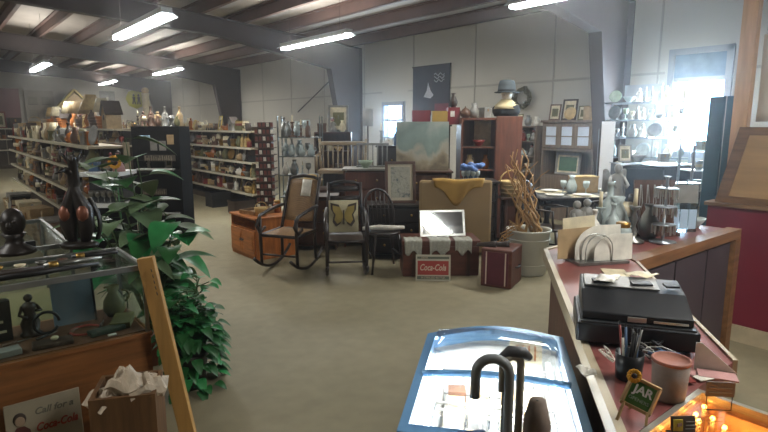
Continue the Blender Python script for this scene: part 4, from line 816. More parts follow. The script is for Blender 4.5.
MB(RedL).prism([(x, y, .958) for x, y in poly], (0, 0, .04)).build('laminate_top', ct)
def trim(name, a, b, wd, m, z=.95, h=.055, off=0):
    a, b = Vector((*a, z + h / 2)), Vector((*b, z + h / 2)); d = (b - a).normalized(); n = Vector((-d.y, d.x, 0)) * off
    return MB(m).prism([a + n - Vector((0, 0, h / 2)), b + n - Vector((0, 0, h / 2)), b + n + Vector((-d.y, d.x, 0)) * wd - Vector((0, 0, h / 2)), a + n + Vector((-d.y, d.x, 0)) * wd - Vector((0, 0, h / 2))], (0, 0, h)).build(name, ct)
trim('edge_trim', (1.07, .49), (2.45, 1.62), .022, Edge); trim('edge_trim', (2.55, 1.2), (1.66, .49), .012, Edge); trim('edge_trim', (2.45, 1.62), (3.85, 1.66), .02, Edge)
MB(OakT).prism([(2.55, 1.195, .945), (3.87, 1.175, .945), (3.87, 1.255, .945), (2.60, 1.275, .945)], (0, 0, .06)).build('oak_edge', ct)
for i, (x0, x1) in enumerate(((2.6, 2.98), (3.0, 3.4), (3.42, 3.76))): MB(Pnl).bb((x0, 1.195, .08), (x1, 1.215, .93)).build('cupboard_door', ct)
MB(OakT).bb((3.78, 1.17, 0), (3.86, 1.25, .945)).build('end_post', ct); MB(OakT).bb((3.8, 1.25, 0), (3.84, 1.62, .95)).build('end_panel', ct)
CZ = 1.0
# letter holder with envelopes
q = Vector((2.42, 1.33, CZ)); lh = thing('letter_holder', 'metal letter holder with cream and white envelopes on the far counter corner', 'letter holder', q, FACE + .2)
MB(pal('pewter')).box((0, 0, .006), (.26, .14, .012)).build('base', lh)
for i in range(4):
    y = -.05 + .035 * i; MB(Silver).tube([(-.09, y, .012), (-.09, y, .07)] + arc((-.02, y, .07), .07, 180, 0, 8) + [(.05, y, .012)], .003, n=5).build('wire_loop', lh)
for i, (c_, dx, h_, w_, lb) in enumerate((('cream', -.06, .2, .17, 'tall cream folder at the back of the letter holder'), ('tan', -.1, .15, .18, 'tan folder in the middle of the letter holder'), ('white', .0, .17, .24, 'white arched card in the letter holder'), ('white', .06, .13, .2, 'white arched card at the front of the letter holder'))):
    y = .055 - .034 * i
    pts = [(-w_ / 2, 0, 0), (w_ / 2, 0, 0), (w_ / 2, 0, h_), (-w_ / 2, 0, h_ * .94)] if i < 2 else [(w_ / 2, 0, 0), (w_ / 2, 0, h_ * .96)] + [(p[0], 0, p[2]) for p in arc((w_ * .1, 0, h_ * .3), w_ * .6, 95, 178, 8, ry=h_ * .66)] + [(-w_ / 2, 0, 0)]
    m_ = MB(pal(c_)).prism([(x + dx, 0, z + .014) for x, _, z in pts], (0, .003, 0))
    o = m_.build('folder' if i < 2 else 'card', loc=q + Matrix.Rotation(FACE + .2, 3, 'Z') @ Vector((0, y, 0)), rot=(R(-5), 0, FACE + .2)); tag(o, lb, 'paper')
# cash register / receipt printer stack
q = Vector((1.7, .83, CZ)); rg = thing('cash_register', 'long black cash register with grey paper cover on the red counter', 'cash register', (1.64, .775, CZ), A1 - .1)
Blk = mat('black_plastic', '#16171a', .35, 0, .06); DG = mat('dark_grey_plastic', '#2c2e30', .4, 0, .06)
MB(Blk).bb((-.165, -.14, .012), (.165, .13, .07)).build('cash_drawer', rg, bevel=.005)
up = MB(Blk); up.prism([(-.15, -.12, .076), (-.15, .13, .076), (-.15, .13, .15), (-.15, .0, .138), (-.15, -.12, .1)], (.3, 0, 0)); up.build('upper_body', rg, bevel=.004)
MB(DG).bb((-.155, -.135, .0705), (.155, .125, .0755)).build('seam', rg)
MB(Silver).box((.0, -.1235, .088), (.05, .006, .014)).build('lock_plate', rg); MB(Silver).box((.09, -.1235, .086), (.09, .005, .006)).build('silver_strip', rg)
MB(mat('grey_register_cover', '#8c8a86', .35, 0, .15, 9)).box((-.03, .065, .1475), (.22, .1, .006), None, (.09, 0, 0)).build('grey_cover', rg, bevel=.002)
for x, w2 in ((-.09, .05), (.03, .06), (.115, .04)): MB(DG).box((x, .045, .1535), (w2, .03, .006), None, (.09, 0, .2)).build('cover_slot', rg)
for x in (-.14, .14): MB(DG).cyl((x, -.1, 0), (x, -.1, .012), .012, n=8).build('foot', rg)
for i, (x, y, a, lb) in enumerate(((-.07, .06, .3, 'crumpled white receipt on the back of the cash register'), (.04, .14, -.5, 'grey receipt slip at the rear of the cash register'))):
    p = Matrix.Rotation(A1 - .1, 3, 'Z') @ Vector((x, y - .01, .158)); tag(MB(pal('white' if i == 0 else 'cream')).grid(lambda u, v: (.09 * u - .045, .06 * v - .03, .004 + .007 * math.sin(7 * u + i) * math.sin(5 * v + 1)), 6, 4).build('receipt', loc=Vector((1.64, .775, CZ)) + p, rotz=a, solid=.001), lb, 'receipt')
# glass jars, framed cards, earring stand etc on arm two
rr2 = random.Random(11)
def onc(px, py, z=CZ): v = G(px, py, z); return (v.x, v.y, z)
items = [('vase', 'clear', 3.02, 1.55, .24, 'clear glass vase on the far counter arm nearest the letter holder'), ('bottle', 'clear', 2.88, 1.5, .22, 'clear glass bottle beside the vase near the letter holder'), ('candlestick', 'pewter', 2.98, 1.43, .3, 'tall pewter candlestick on the far counter arm'), ('jar', 'clear', 2.8, 1.4, .14, 'clear glass jar right of the letter holder'), ('bottle', 'white', 2.72, 1.52, .2, 'white bottle behind the glass jar on the counter'), ('vase', 'pewter', 3.14, 1.42, .2, 'pewter vase in front of the brown display stand')]
for kd, c_, x, y, h_, lb in items: mb, _ = knick(kd, c_, h_); tag(mb.build(nm(kd), loc=(x, y, CZ), rotz=rr2.random()), lb, kd)
# brown jewellery display stand
jd = thing('jewellery_stand', 'brown wooden display stand hung with chains on the far counter arm', 'display stand', (3.28, 1.45, CZ), FACE)
MB(Wal).bb((-.13, -.05, 0), (.13, .08, .02)).build('base', jd); MB(Wal).box((0, .03, .17), (.24, .015, .31), None, (R(-6), 0, 0)).build('back_board', jd)
for i in range(6): MB(Silver).tube([(-.1 + .04 * i, .0, .3), (-.105 + .04 * i, -.015, .2), (-.1 + .04 * i, -.01, .08), (-.09 + .04 * i, -.015, .2), (-.095 + .04 * i, .0, .3)], .0025, n=4).build('hanging_chain', jd)
af = thing('acrylic_card_rack', 'clear rack of pale blue cards right of the brown display stand', 'rack', (3.5, 1.42, CZ), FACE)
MB(Gs).bb((-.11, -.03, 0), (.11, .05, .3)).build('acrylic_box', af); cc = mat('pale_blue_card', '#a9bfd2', .6, 0, .05)
for i in range(4): MB(cc).bb((-.1 + .052 * i, -.036, .02), (-.053 + .052 * i, -.032, .14)).build('blue_card', af)
MB(pal('grey')).bb((-.1, -.036, .18), (.1, -.032, .29)).build('grey_card', af)
for kd, c_, x, y, h_, lb in [('picture frame', 'brown', 3.62, 1.55, .2, 'small brown picture frame behind the clear card rack'), ('bowl', 'clear', 3.74, 1.4, .06, 'clear glass bowl at the end of the far counter arm'), ('box', 'white', 3.4, 1.58, .1, 'white lidded box behind the card rack on the counter'), ('canister', 'clear', 3.73, 1.56, .16, 'clear canister in the corner of the far counter arm')]:
    mb, _ = knick(kd, c_, h_); tag(mb.build(nm(kd), loc=(x, y, CZ), rotz=FACE), lb, kd)
# terracotta-lined pot
q = G(668, 398, CZ); pt = thing('planter_pot', 'whitewashed terracotta pot beside the small chalkboard easel', 'pot', (q.x, q.y, CZ)); pt.scale = (.88, .88, .95); Ww = mat('whitewashed_clay', '#85756a', .8, 0, .25, 14, .3); Tc = mat('terracotta', '#94604f', .75, 0, .1)
MB(Ww).lathe([(.038, 0), (.042, .01), (.048, .099)], n=28).build('pot_wall', pt); MB(Tc).lathe([(.0482, .0985), (.0495, .1), (.0495, .106), (.044, .107), (.043, .1025), (.002, .102)], n=28).build('terracotta_rim', pt); MB(Tc).lathe([(.043, .0), (.044, .076), (.02, .078)], n=20, sx=.98, sy=.98).build('filler', pt) if 0 else None
# jar easel
q = G(634, 420, CZ); je = thing('chalkboard_easel', 'small wooden easel sign with green board and a sunflower', 'easel sign', (q.x, q.y, CZ), FACE - .25); je.scale = (.98, .98, .98)
Pn = wood('pale_craft_wood', '#a88a5c', .6); tilt = Matrix.Rotation(R(-18), 3, 'X') @ Matrix.Rotation(R(22), 3, 'Y')
def P3(x, y, z): return tilt @ Vector((x, y, z)) + Vector((0, .0, .03))
fr = MB(Pn)
for (a, b) in (((-.034, 0, .0), (.034, 0, .0)), ((-.034, 0, .062), (.034, 0, .062)), ((-.031, 0, 0), (-.031, 0, .062)), ((.031, 0, 0), (.031, 0, .062))): fr.bar(P3(*a), P3(*b), .007, .007)
fr.build('frame', je)
MB(mat('chalk_green', '#55803f', .8)).box(P3(0, .001, .031), (.056, .003, .056), None, tilt).build('board', je)
rt_ = (tilt @ Matrix.Rotation(R(90), 3, 'X')).to_euler()
text('JAR', .027, pal('white'), je, P3(0.002, -.0025, .04), rt_, bold=.0006); text('OPENERS', .011, pal('pale green'), je, P3(0.0, -.0025, .018), rt_)
for x in (-.026, .026): MB(Pn).bar(P3(x, -.002, .003), (x * 1.2 - .01, -.02, .0), .006, .004).build('leg', je)
MB(Pn).bar(P3(0, .004, .05), (0, .055, .0), .006, .004).build('rear_leg', je)
sf = MB(mat('sunflower_petal', '#c78f22', .7)); 
for i in range(12): a = i * R(30); sf.ball(P3(-.03 + .011 * math.cos(a), -.008, .064 + .011 * math.sin(a)), (.0058, .002, .0058), n=6)
sf.ball(P3(-.03, -.009, .064), (.0065, .004, .0065), pal('dark brown'), n=8); sf.build('sunflower', je)
# cup of pens and bundled cables
q = G(628, 378, CZ); pc = thing('pen_cup', 'dark wire cup full of pens between the register and easel', 'pen cup', (q.x, q.y, CZ)); MB(Blk).lathe([(.03, 0), (.032, .002), (.036, .07), (.034, .07), (.03, .004), (.01, .003)], n=14).build('cup', pc)
for i, c_ in enumerate(('black', 'blue', 'dull red', 'white', 'black', 'pewter', 'blue', 'black')):
    a = i * .8; b0 = Vector((q.x + .012 * math.cos(a), q.y + .012 * math.sin(a), CZ + .006)); b1 = b0 + Vector((.018 * math.cos(a * 1.3), .018 * math.sin(a * 1.3), .11 + .012 * (i % 3)))
    m_ = MB(pal(c_)).cyl(b0, b1, .0035, n=6); m_.cyl(b1, b1 + (b1 - b0).normalized() * .01, .0035, .001, Blk, 6); tag(m_.build('pen'), '%s pen standing in the dark wire cup%s' % (c_, '' if [x for x in ('black', 'blue', 'dull red', 'white', 'black', 'pewter', 'blue', 'black')].count(c_) == 1 else ' by the register'), 'pen', 'pens in the wire cup')
q = G(600, 385, CZ)
cbx = MB(pal('white')); pts = [Vector(G(608, 362, CZ)) + Vector((.03 * math.cos(i * .9), .03 * math.sin(i * 1.1), .01 + .02 * abs(math.sin(i * .7)))) for i in range(14)]
tag(cbx.tube(pts, .0022, n=5).build('telephone_lead'), 'thin white cord coiled on the counter left of the pen cup', 'cord')
pts = [Vector(G(655, 352, CZ)) + Vector((.03 * math.cos(i * 1.3), .025 * math.sin(i * 1.7), .008 + .03 * abs(math.sin(i * .8)))) for i in range(16)]
tag(MB(Blk).tube(pts, .004, n=6).build('black_cable'), 'bundled black cable in front of the cash register', 'cable')
tag(MB(pal('white')).grid(lambda u, v: (.05 * u, .035 * v, .004 + .01 * math.sin(6 * u) * math.sin(5 * v + 1)), 6, 5).build('crumpled_tissue', loc=(*G(597, 378, CZ).xy, CZ + .006), rotz=1.0, solid=.002), 'crumpled white tissue near the pale counter edge', 'tissue')
# small book, cards, tilted white booklet
bk = thing('propped_booklet', 'white folded booklet with brown page at the inner counter edge', 'booklet', (*G(715, 372, CZ).xy, CZ), A1 - .2)
MB(pal('white')).prism([(-.05, 0, .0), (.05, 0, 0), (.05, 0, .004), (-.035, 0, .075), (-.05, 0, .075)], (0, .003, 0)).build('cover', bk); MB(pal('pink')).box((.0, -.03, .004), (.09, .05, .004)).build('page', bk)
for i, (px, py, c_, a, lb) in enumerate(((690, 372, 'pink', .3, 'pink card lying right of the terracotta pot'), (703, 379, 'white', -.4, 'white card lying beside the folded booklet'), (686, 381, 'dull red', .9, 'red card by the showcase corner'))): tag(MB(pal(c_)).bb((-.022, -.014, 0), (.022, .014, .002)).build('card', loc=(*G(px, py, CZ).xy, CZ + .0005 + .0025 * i), rotz=a), lb, 'card')
tag(MB(pal('white')).bb((-.06, -.09, 0), (.06, .09, .004)).build('notepad', loc=(1.98, .86, CZ), rotz=A1 + .3), 'white notepad on the counter right of the register', 'notepad')
tag(MB(pal('cream')).bb((-.05, -.07, 0), (.05, .07, .003)).build('paper_slip', loc=(2.28, 1.16, CZ), rotz=A1), 'cream paper slip between the register and letter holder', 'paper')
# illuminated showcase
lc = thing('lit_showcase', 'glass topped showcase with amber interior and tiny warm lights', 'showcase', (0, 0, 0)); Al = mat('aluminium_edge', '#b9b4a8', .3, .7, .05); Amb = mat('amber_felt', '#a8743c', .8, 0, .12, 8)
x0, x1, y0, y1 = .72, 1.41, -.08, .485
for a, b in (((x0, y1 - .014, .985), (x1, y1, 1.003)), ((x1 - .014, y0, .985), (x1, y1 - .014, 1.003)), ((x0, y0, .985), (x1 - .014, y0 + .014, 1.003)), ((x0, y0 + .014, .985), (x0 + .014, y1 - .014, 1.003))): MB(Al).bb(a, b).build('top_rail', lc)
MB(glass('clear_top_glass', '#ffffff', .03, .97)).bb((x0 + .014, y0 + .014, .992), (x1 - .014, y1 - .014, .997)).build('top_glass', lc)
cs = MB(Amb); cs.bb((x0, y1 - .012, .0), (x1, y1, .985)); cs.bb((x1 - .012, y0, 0), (x1, y1 - .012, .985)); cs.bb((x0, y0, 0), (x1 - .012, y0 + .012, .985)); cs.bb((x0, y0 + .012, 0), (x0 + .012, y1 - .012, .985)); cs.bb((x0 + .012, y0 + .012, .82), (x1 - .012, y1 - .012, .84)); cs.build('cabinet', lc)
wire = MB(pal('brass')); rr3 = random.Random(3); pts = []
for i in range(28): pts.append(Vector((x1 - .03 - .05 * (i % 3) - .02 * rr3.random(), y1 - .05 - .011 * i, .958 + .018 * math.sin(i * 1.9))))
ptsb = [Vector((x1 - .03 - .012 * i, y1 - .028 - .02 * (i % 2), .962 + .015 * math.cos(i * 1.4))) for i in range(22)]
fl = thing('fairy_light_string', 'string of tiny warm fairy lights inside the lit showcase', 'fairy lights', (0, 0, 0)); wire.tube(ptsb, .0015, n=4); wire.tube([p for p in pts], .0015, n=4); wire.build('wire', fl)
Glow = emit('warm_bulb_glow', '#ffb450', 30)
for p in ptsb[::2] + pts[::2]: MB(Glow).ball(p, .0058, n=6).build('bulb', fl)
pl = bpy.data.lights.new('fairy_glow', 'AREA'); area('fairy_glow', (1.3, .3, .97), (.25, .25), 3.2, (1, .62, .25))
for i, (kd, c_, x, y, h_) in enumerate((('figurine', 'brass', 1.2, .3, .09), ('bowl', 'brass', 1.32, .16, .04), ('box', 'amber', 1.08, .36, .05), ('mug', 'brass', 1.36, .34, .06))): mb, _ = knick(kd, c_, h_); tag(mb.build(nm(kd), loc=(x, y, .8405)), '%s %s lying inside the lit amber showcase' % (c_, kd), kd)
# sign holders standing on the showcase glass
def holder(name, label, px, py, w, h, face, extra=None, rz=FACE - .1):
    q = G(px, py, 1.0035); t = thing(name, label, 'sign holder', (q.x, q.y, 1.004), rz)
    MB(pal('black')).tube([(-w / 2, 0, .002), (-w / 2, 0, h * .55), (w / 2, 0, h * .55), (w / 2, 0, .002)], .0015, n=5, closed=True).build('wire_stand', t)
    MB(face).box((0, .0, h * .75), (w * 1.12, .003, h * .5)).build('card', t)
    return t
t = holder('card_holder', 'grey-brown card in a black wire holder on the lit showcase', 718, 411, .055, .07, mat('taupe_card', '#6e6359', .6, 0, .06))
for z in (.045, .056): MB(pal('grey')).box((0, -.002, z), (.05, .001, .002)).build('printed_line', t)
q = G(682, 436, 1.004); t = thing('card_with_yellow_label', 'dark card bearing a yellow square on the near edge of the showcase', 'card', (q.x, q.y, 1.004), FACE + .05)
MB(mat('taupe_dark_card', '#4c463f', .6, 0, .06)).box((0, .0, .022), (.052, .003, .044), None, (-.15, 0, 0)).build('card_sheet', t); MB(mat('label_yellow', '#b8a63a', .6, 0, .1)).box((-.013, -.0035, .027), (.02, .002, .024), None, (-.15, 0, 0)).build('yellow_label', t); MB(pal('brown')).box((-.011, -.006, .029), (.012, .001, .007), None, (-.15, 0, .3)).build('printed_mark', t)
for i in range(3): MB(pal('grey')).box((.014, -.0035, .018 + .008 * i), (.02, .0015, .0012), None, (-.15, 0, 0)).build('printed_line', t)
MB(Blk).box((0, .01, .0015), (.05, .02, .003)).build('foot', t)

# ---------------------------------------------------------------- blue display freezer
fz = thing('display_freezer', 'blue rimmed chest freezer with glass lids and bright white interior', 'freezer', (0, 0, 0)); o0 = Vector((.9, .92, 0)) - D1 * 0
def S(s, n, z): p = D1 * s + N1 * n; return (p.x, p.y, z)
Blu = mat('blue_metallic_rim', '#6a98c2', .25, .2, .06); Wht = mat('white_freezer_liner', '#eef0ee', .35, 0, .02); FzG = glass('curved_lid_glass', '#f4f9ff', .03, .99, .4)
nl, nr, s0, s1, s2 = -.215, .262, 1.235, 1.585, 1.95; zt = .9
def rimline(n0, n1_, s, z, bow=0): return [S(s + bow * math.sin(math.pi * i / 8), n0 + (n1_ - n0) * i / 8, z) for i in range(9)]
out = [S(s0, nl, 0)] + [S(s2 - .06, nl, 0)] + [S(s2 - .06 + .1 * math.sin(math.pi * i / 8) + .05 * i / 8, nl + (nr - nl) * i / 8, 0) for i in range(1, 8)] + [S(s2, nr, 0), S(s0, nr, 0)]
zi = .6; cen = Vector(S(1.6, .02, 0)); inn = [Vector(p) + (cen - Vector(p)).normalized() * .045 for p in out]; K = len(out)
bd = MB(mat('freezer_grey_blue_side', '#6d8296', .35, .1, .05))
vs = [Vector((p[0], p[1], .08)) for p in out] + [Vector((p[0], p[1], .84)) for p in out]; bd.add(vs, [(i, (i + 1) % K, K + (i + 1) % K, K + i) for i in range(K)] + [tuple(range(K))[::-1]]); bd.build('cabinet', fz)
ln = MB(Wht); vs = [Vector((p.x, p.y, zi)) for p in inn] + [Vector((p.x, p.y, .86)) for p in inn]; ln.add(vs, [(i, K + i, K + (i + 1) % K, (i + 1) % K) for i in range(K)] + [tuple(range(K))]); ln.build('liner', fz)
rm = MB(Blu); top = [Vector((p[0], p[1], .84)) for p in out]; 
rm.add([Vector((p[0], p[1], .84)) for p in out] + [Vector((p[0], p[1], zt)) for p in out] + [Vector((p.x, p.y, zt)) for p in inn] + [Vector((p.x, p.y, .84)) for p in inn], [(i, (i + 1) % K, K + (i + 1) % K, K + i) for i in range(K)] + [(K + i, K + (i + 1) % K, 2 * K + (i + 1) % K, 2 * K + i) for i in range(K)] + [(2 * K + i, 2 * K + (i + 1) % K, 3 * K + (i + 1) % K, 3 * K + i) for i in range(K)] + [(3 * K + i, 3 * K + (i + 1) % K, (i + 1) % K, i) for i in range(K)]); rm.build('blue_rim', fz)
MB(Blu).tube([Vector(p) for p in rimline(nl + .02, nr - .02, s1 - .02, zt, .03)], .011, n=8).build('cross_bar', fz)
MB(FzG).grid(lambda u, v: S(s1 + (s2 - .02 - s1) * v + .05 * math.sin(math.pi * u) * v + .03 * math.sin(math.pi * u) * (1 - v), nl + .04 + (nr - nl - .08) * u, zt + .035 * math.sin(math.pi * v) + .004), 10, 8).build('far_lid', fz, solid=.004)
MB(FzG).grid(lambda u, v: S(s0 + .03 + (s1 - .02 - s0 - .03) * v + .03 * math.sin(math.pi * u) * v, nl + .04 + (nr - nl - .08) * u, zt + .004), 10, 4).build('near_lid', fz, solid=.004)
MB(Dark).prism([S(s0 + .05, nl + .04, 0), S(s2 - .1, nl + .04, 0), S(s2 - .1, nr - .04, 0), S(s0 + .05, nr - .04, 0)], (0, 0, .08)).build('kick_base', fz)
led = emit('freezer_led', '#f6fbff', 14)
MB(led).tube([S(s0 + .04, nl + .06, .845), S(s2 - .12, nl + .06, .845)], .008, n=6).build('led_strip', fz); MB(led).tube([S(s0 + .04, nr - .06, .845), S(s2 - .12, nr - .06, .845)], .008, n=6).build('led_strip', fz)
area('freezer_lamp', tuple(Vector(S(1.55, .02, .84))), (.25, .5), 20, (1, .97, .9), (0, 0, math.atan2(D1.y, D1.x) - math.pi / 2))
# wire baskets with packs
for bi, (sa_, sb_, lb) in enumerate(((1.28, 1.56, 'white wire basket in the near part of the freezer'), (1.6, 1.84, 'white wire basket in the far part of the freezer'))):
    for ci, (na, nb) in enumerate(((-.15, .02), (.03, .2))):
        wb_ = thing('wire_basket', lb + (', left side' if ci == 0 else ', right side'), 'basket', (0, 0, 0), 0, 'wire baskets inside the freezer'); g_ = MB(pal('grey'))
        for z in (.605, .7, .79): g_.tube([S(sa_, na, z), S(sb_, na, z), S(sb_, nb, z), S(sa_, nb, z)], 0.0035 if z < .75 else .0055, n=5, closed=True)
        for i in range(7): s_ = sa_ + (sb_ - sa_) * i / 6; g_.tube([S(s_, na, .79), S(s_, na, .605), S(s_, nb, .605), S(s_, nb, .79)], .003, n=4)
        for i in range(1, 5): n_ = na + (nb - na) * i / 5; g_.tube([S(sa_, n_, .79), S(sa_, n_, .605), S(sb_, n_, .605), S(sb_, n_, .79)], .003, n=4)
        g_.build('wire_frame', wb_)
        rk = random.Random(bi * 5 + ci)
        for j in range(6):
            s_ = sa_ + .04 + (j // 2) * (sb_ - sa_ - .08) / 2; n_ = na + .05 + (j % 2) * .075; c_ = rk.choice(['cream', 'tan', 'grey', 'brown', 'cream', 'tan']); p = S(s_, n_, .612)
            pk = MB(pal(c_)).bb((-.03, -.026, 0), (.03, .026, .13)); pk.bb((-.031, -.027, .02), (.031, .027, .075), pal('white' if c_ != 'white' else 'tan'))
            tag(pk.build('frozen_pack', loc=p, rotz=A1 + rk.uniform(-.2, .2)), '%s pack, %s of six in the %s %s freezer basket' % (c_, ORD[j], ('near', 'far')[bi], ('left', 'right')[ci]), 'pack', 'packs in the freezer baskets')
pp_ = thing('price_placard', 'cream placard with orange stripes inside the far end of the freezer', 'placard', S(1.86, .13, .79), A1); MB(pal('cream')).box((0, 0, .06), (.11, .004, .12), None, (R(-20), 0, 0)).build('card', pp_)
for i in range(4): MB(pal('orange')).box((-.03 + .02 * i, -.018 - .002, .085), (.006, .002, .05), None, (R(-20), 0, 0)).build('stripe', pp_)
MB(pal('white')).box((0, .03, -.09), (.06, .006, .18)).build('support', pp_)
# canes in a blue stand in front of the freezer
cst = thing('cane_stand', 'blue bucket stand holding the walking canes before the freezer', 'stand', (.885, .7, 0)); MB(mat('blue_bucket', '#4a668c', .4, 0, .06)).lathe([(.085, 0), (.095, .7), (.1, .71), (.09, .705), (.08, .02), (.01, .02)], n=22).build('bucket', cst)
MB(Blk).lathe([(.105, .6), (.121, .74), (.03, .742)], n=16).build('top_insert', cst) if 0 else None
def cane(name, label, x, y, zt_, rad, m, rz, lean=(0, 0), r=.0085, wdt=1.0, tip=None):
    t = thing(name, label, 'cane', (.88 + x, .72 + y, .022), rz); h0 = zt_ - rad - .022
    pts = [(-lean[0], -lean[1], 0), (-lean[0] * .5, -lean[1] * .5, h0 * .5), (0, 0, h0)] + [(-rad * wdt + rad * wdt * math.cos(R(a)), 0, h0 + rad * math.sin(R(a))) for a in range(20, 181, 16)] + [(-2 * rad * wdt, 0, h0 - .055)]
    MB(m).tube(pts, r, n=10).build('shaft', t); MB(Blk).cyl((-lean[0], -lean[1], 0), (-lean[0], -lean[1], .03), r * 1.2, n=10).build('rubber_tip', t); return t
cane('walking_cane', 'grey crook-handled walking cane, frontmost before the freezer', .03, -.04, 1.155, .036, mat('cane_grey', '#777a7a', .4, 0, .1), FACE - .1, r=.011)
cane('walking_cane', 'bent bamboo cane behind the grey crook handle', .075, -.035, 1.15, .022, mat('bamboo_grey', '#8d8778', .4, 0, .2, 20), FACE + .3, r=.009)
t = thing('folding_cane', 'black derby-handled cane with thin shaft left of the bamboo cane', 'cane', (.925, .705, .022), FACE); MB(Blk).cyl((0, 0, 0), (0, 0, 1.12), .005, n=8).build('shaft', t); MB(mat('rubber_grip', '#4c4c4e', .5)).tube([(-.012, 0, 1.12), (.01, 0, 1.138), (.04, 0, 1.136), (.055, 0, 1.122)], [.009, .014, .013, .008], n=9).build('grip', t)
t = thing('furled_umbrella', 'furled brown umbrella standing at the right of the canes', 'umbrella', (.975, .65, .022), FACE); MB(mat('umbrella_cloth', '#6e6055', .8, 0, .2, 12)).tube([(-.02, 0, .05), (-.01, 0, .5), (.0, 0, .98), (0, 0, 1.03)], [.012, .028, .03, .018], n=10).build('canopy', t); MB(Blk).cyl((-.02, 0, 0), (0, 0, 1.03), .005, n=6).build('shaft', t)

t = thing('blue_grip_cane', 'cane with a blue foam grip at the lower left of the canes', 'cane', (.845, .72, .022), FACE); MB(Silver).cyl((0, 0, 0), (0, 0, .95), .007, n=8).build('shaft', t); MB(mat('blue_foam', '#4a668c', .7)).tube([(-.035, 0, .945), (-.03, 0, .957), (.02, 0, .96), (.04, 0, .95), (.045, 0, .93)], [.01, .015, .015, .014, .009], n=9).build('grip', t)
row((2.62, 1.6), (3.8, 1.6), CZ, 'the back edge of the counter arm', 'tall glass and figures along the back of the counter', ['clear', 'clear', 'pewter', 'brown', 'white', 'grey', 'dark brown'], ['vase', 'bottle', 'candlestick', 'figurine', 'goblet', 'table lamp'], 1.45, gap=.004, seed=301, rmax=.055, maxh=.4, depth=.01)
for i, (x, y, z0, h_) in enumerate(((3.1, 1.3, 1.0, .3),)): 
    t = thing('earring_spinner', 'tall clear spinner hung with small silver pieces on the counter arm', 'display stand', (x, y + .02, z0)); MB(Chrome).lathe([(.07, 0), (.07, .01), (.008, .015), (.008, .36), (.02, .37)], n=14).build('pole', t)
    for k in range(3): m = MB(Chrome).lathe([(.06, .1 + .1 * k), (.06, .105 + .1 * k)], n=12).build('tier', t); [MB(Silver).bb((.058 * math.cos(a) - .006, .058 * math.sin(a) - .003, .05 + .1 * k), (.058 * math.cos(a) + .006, .058 * math.sin(a) + .003, .1 + .1 * k)).build('hanging_piece', m) for a in [j * .7 for j in range(9)]]
rc = random.Random(77)
for i in range(5):
    p0 = Vector(G(640 + 6 * i, 352 + 3 * i, CZ)); pts = [p0 + Vector((.045 * math.cos(k * .8 + i) * rc.uniform(.5, 1), .035 * math.sin(k * 1.1 + i * 2), .005 + .028 * abs(math.sin(k * .6 + i)))) for k in range(12)]
    tag(MB(pal(['black', 'grey', 'black', 'pewter', 'blue'][i])).tube(pts, .0028, n=5).build('tangled_wire'), '%s wire in the tangle before the cash register, %s of five' % (['black', 'grey', 'black', 'pewter', 'blue'][i], ORD[i]), 'wire', 'tangled wires before the cash register')
# ================================================================ FOREGROUND LEFT
WoodC = wood('showcase_wood', '#80522c', .45, axis=0); Al2 = mat('dull_aluminium', '#8d8f8c', .35, .7, .06); CG = glass('case_glass', '#f4faf8', .02, .99, .3)
def showcase(label, x0, x1, y0, y1, zb, zt_, base, felt):
    t = thing('glass_showcase', label, 'showcase', (x0, y0, 0)); w_, d_ = x1 - x0, y1 - y0
    MB(base).bb((0, 0, 0), (w_, d_, zb - .02)).build('base', t); MB(base).bb((-.006, -.012, zb - .02), (w_ + .006, d_ + .006, zb)).build('base_moulding', t); MB(felt).bb((.02, .02, zb), (w_ - .02, d_ - .02, zb + .004)).build('deck', t)
    for a, b in (((0, 0), (.018, .018)), ((w_ - .018, 0), (w_, .018)), ((0, d_ - .018), (.018, d_)), ((w_ - .018, d_ - .018), (w_, d_))): MB(Al2).bb((*a, zb), (*b, zt_)).build('corner_post', t)
    for a, b in (((0, -.002), (w_, .02)), ((0, d_ - .02), (w_, d_ + .002)), ((0, .02), (.02, d_ - .02)), ((w_ - .02, .02), (w_, d_ - .02))): MB(Al2).bb((*a, zt_ - .003), (*b, zt_ + .022)).build('top_rail', t)
    MB(CG).bb((.02, .02, zt_ + .008), (w_ - .02, d_ - .02, zt_ + .014)).build('top_glass', t); MB(CG).bb((.018, .004, zb), (w_ - .018, .008, zt_ - .004)).build('front_glass', t); MB(CG).bb((w_ - .009, .018, zb), (w_ - .004, d_ - .018, zt_ - .004)).build('side_glass', t)
    return t
Felt = mat('brown_case_deck', '#5a3b26', .8, 0, .12, 8)
showcase('wood based glass showcase full of knives and trinkets at lower left', -.75, .78, 2.84, 3.36, .6, .93, WoodC, Felt)
showcase('second glass showcase with tan lining behind the first one', -.6, .6, 3.66, 4.76, .42, .93, WoodC, mat('tan_case_lining', '#8d7c57', .8, 0, .08))
DZ = .605
BluG = mat('blue_grey_board', '#5f6f7c', .5, 0, .08)
for i, (x, lb) in enumerate(((.5, 'blue-grey display board at the right inside the front showcase'), (-.02, 'blue-grey display board at the far left inside the front showcase'))):
    t = thing('display_board', lb, 'display board', (x, 3.2, DZ), 0); MB(BluG).box((0, 0, .13), (.19, .012, .25), None, (R(-12), 0, 0)).build('face', t); MB(Blk).box((.1, 0.0, .13), (.01, .02, .26), None, (R(-12), 0, 0)).build('edge', t)
bx_ = thing('black_box', 'black box printed with pale marks inside the front showcase', 'box', (.15, 3.16, DZ), .1); MB(Blk).bb((-.07, -.03, 0), (.07, .03, .2)).build('carton', bx_)
for i in range(3): MB(pal('cream')).box((-.01 + .02 * i, -.032, .15 - .05 * i), (.07 - .02 * i, .002, .012)).build('printed_mark', bx_)
mb, _ = knick('figurine', 'dark brown', .22); tag(mb.build('figurine', loc=(.3, 3.15, DZ)), 'dark brown carved figure beside the black box in the showcase', 'figurine')
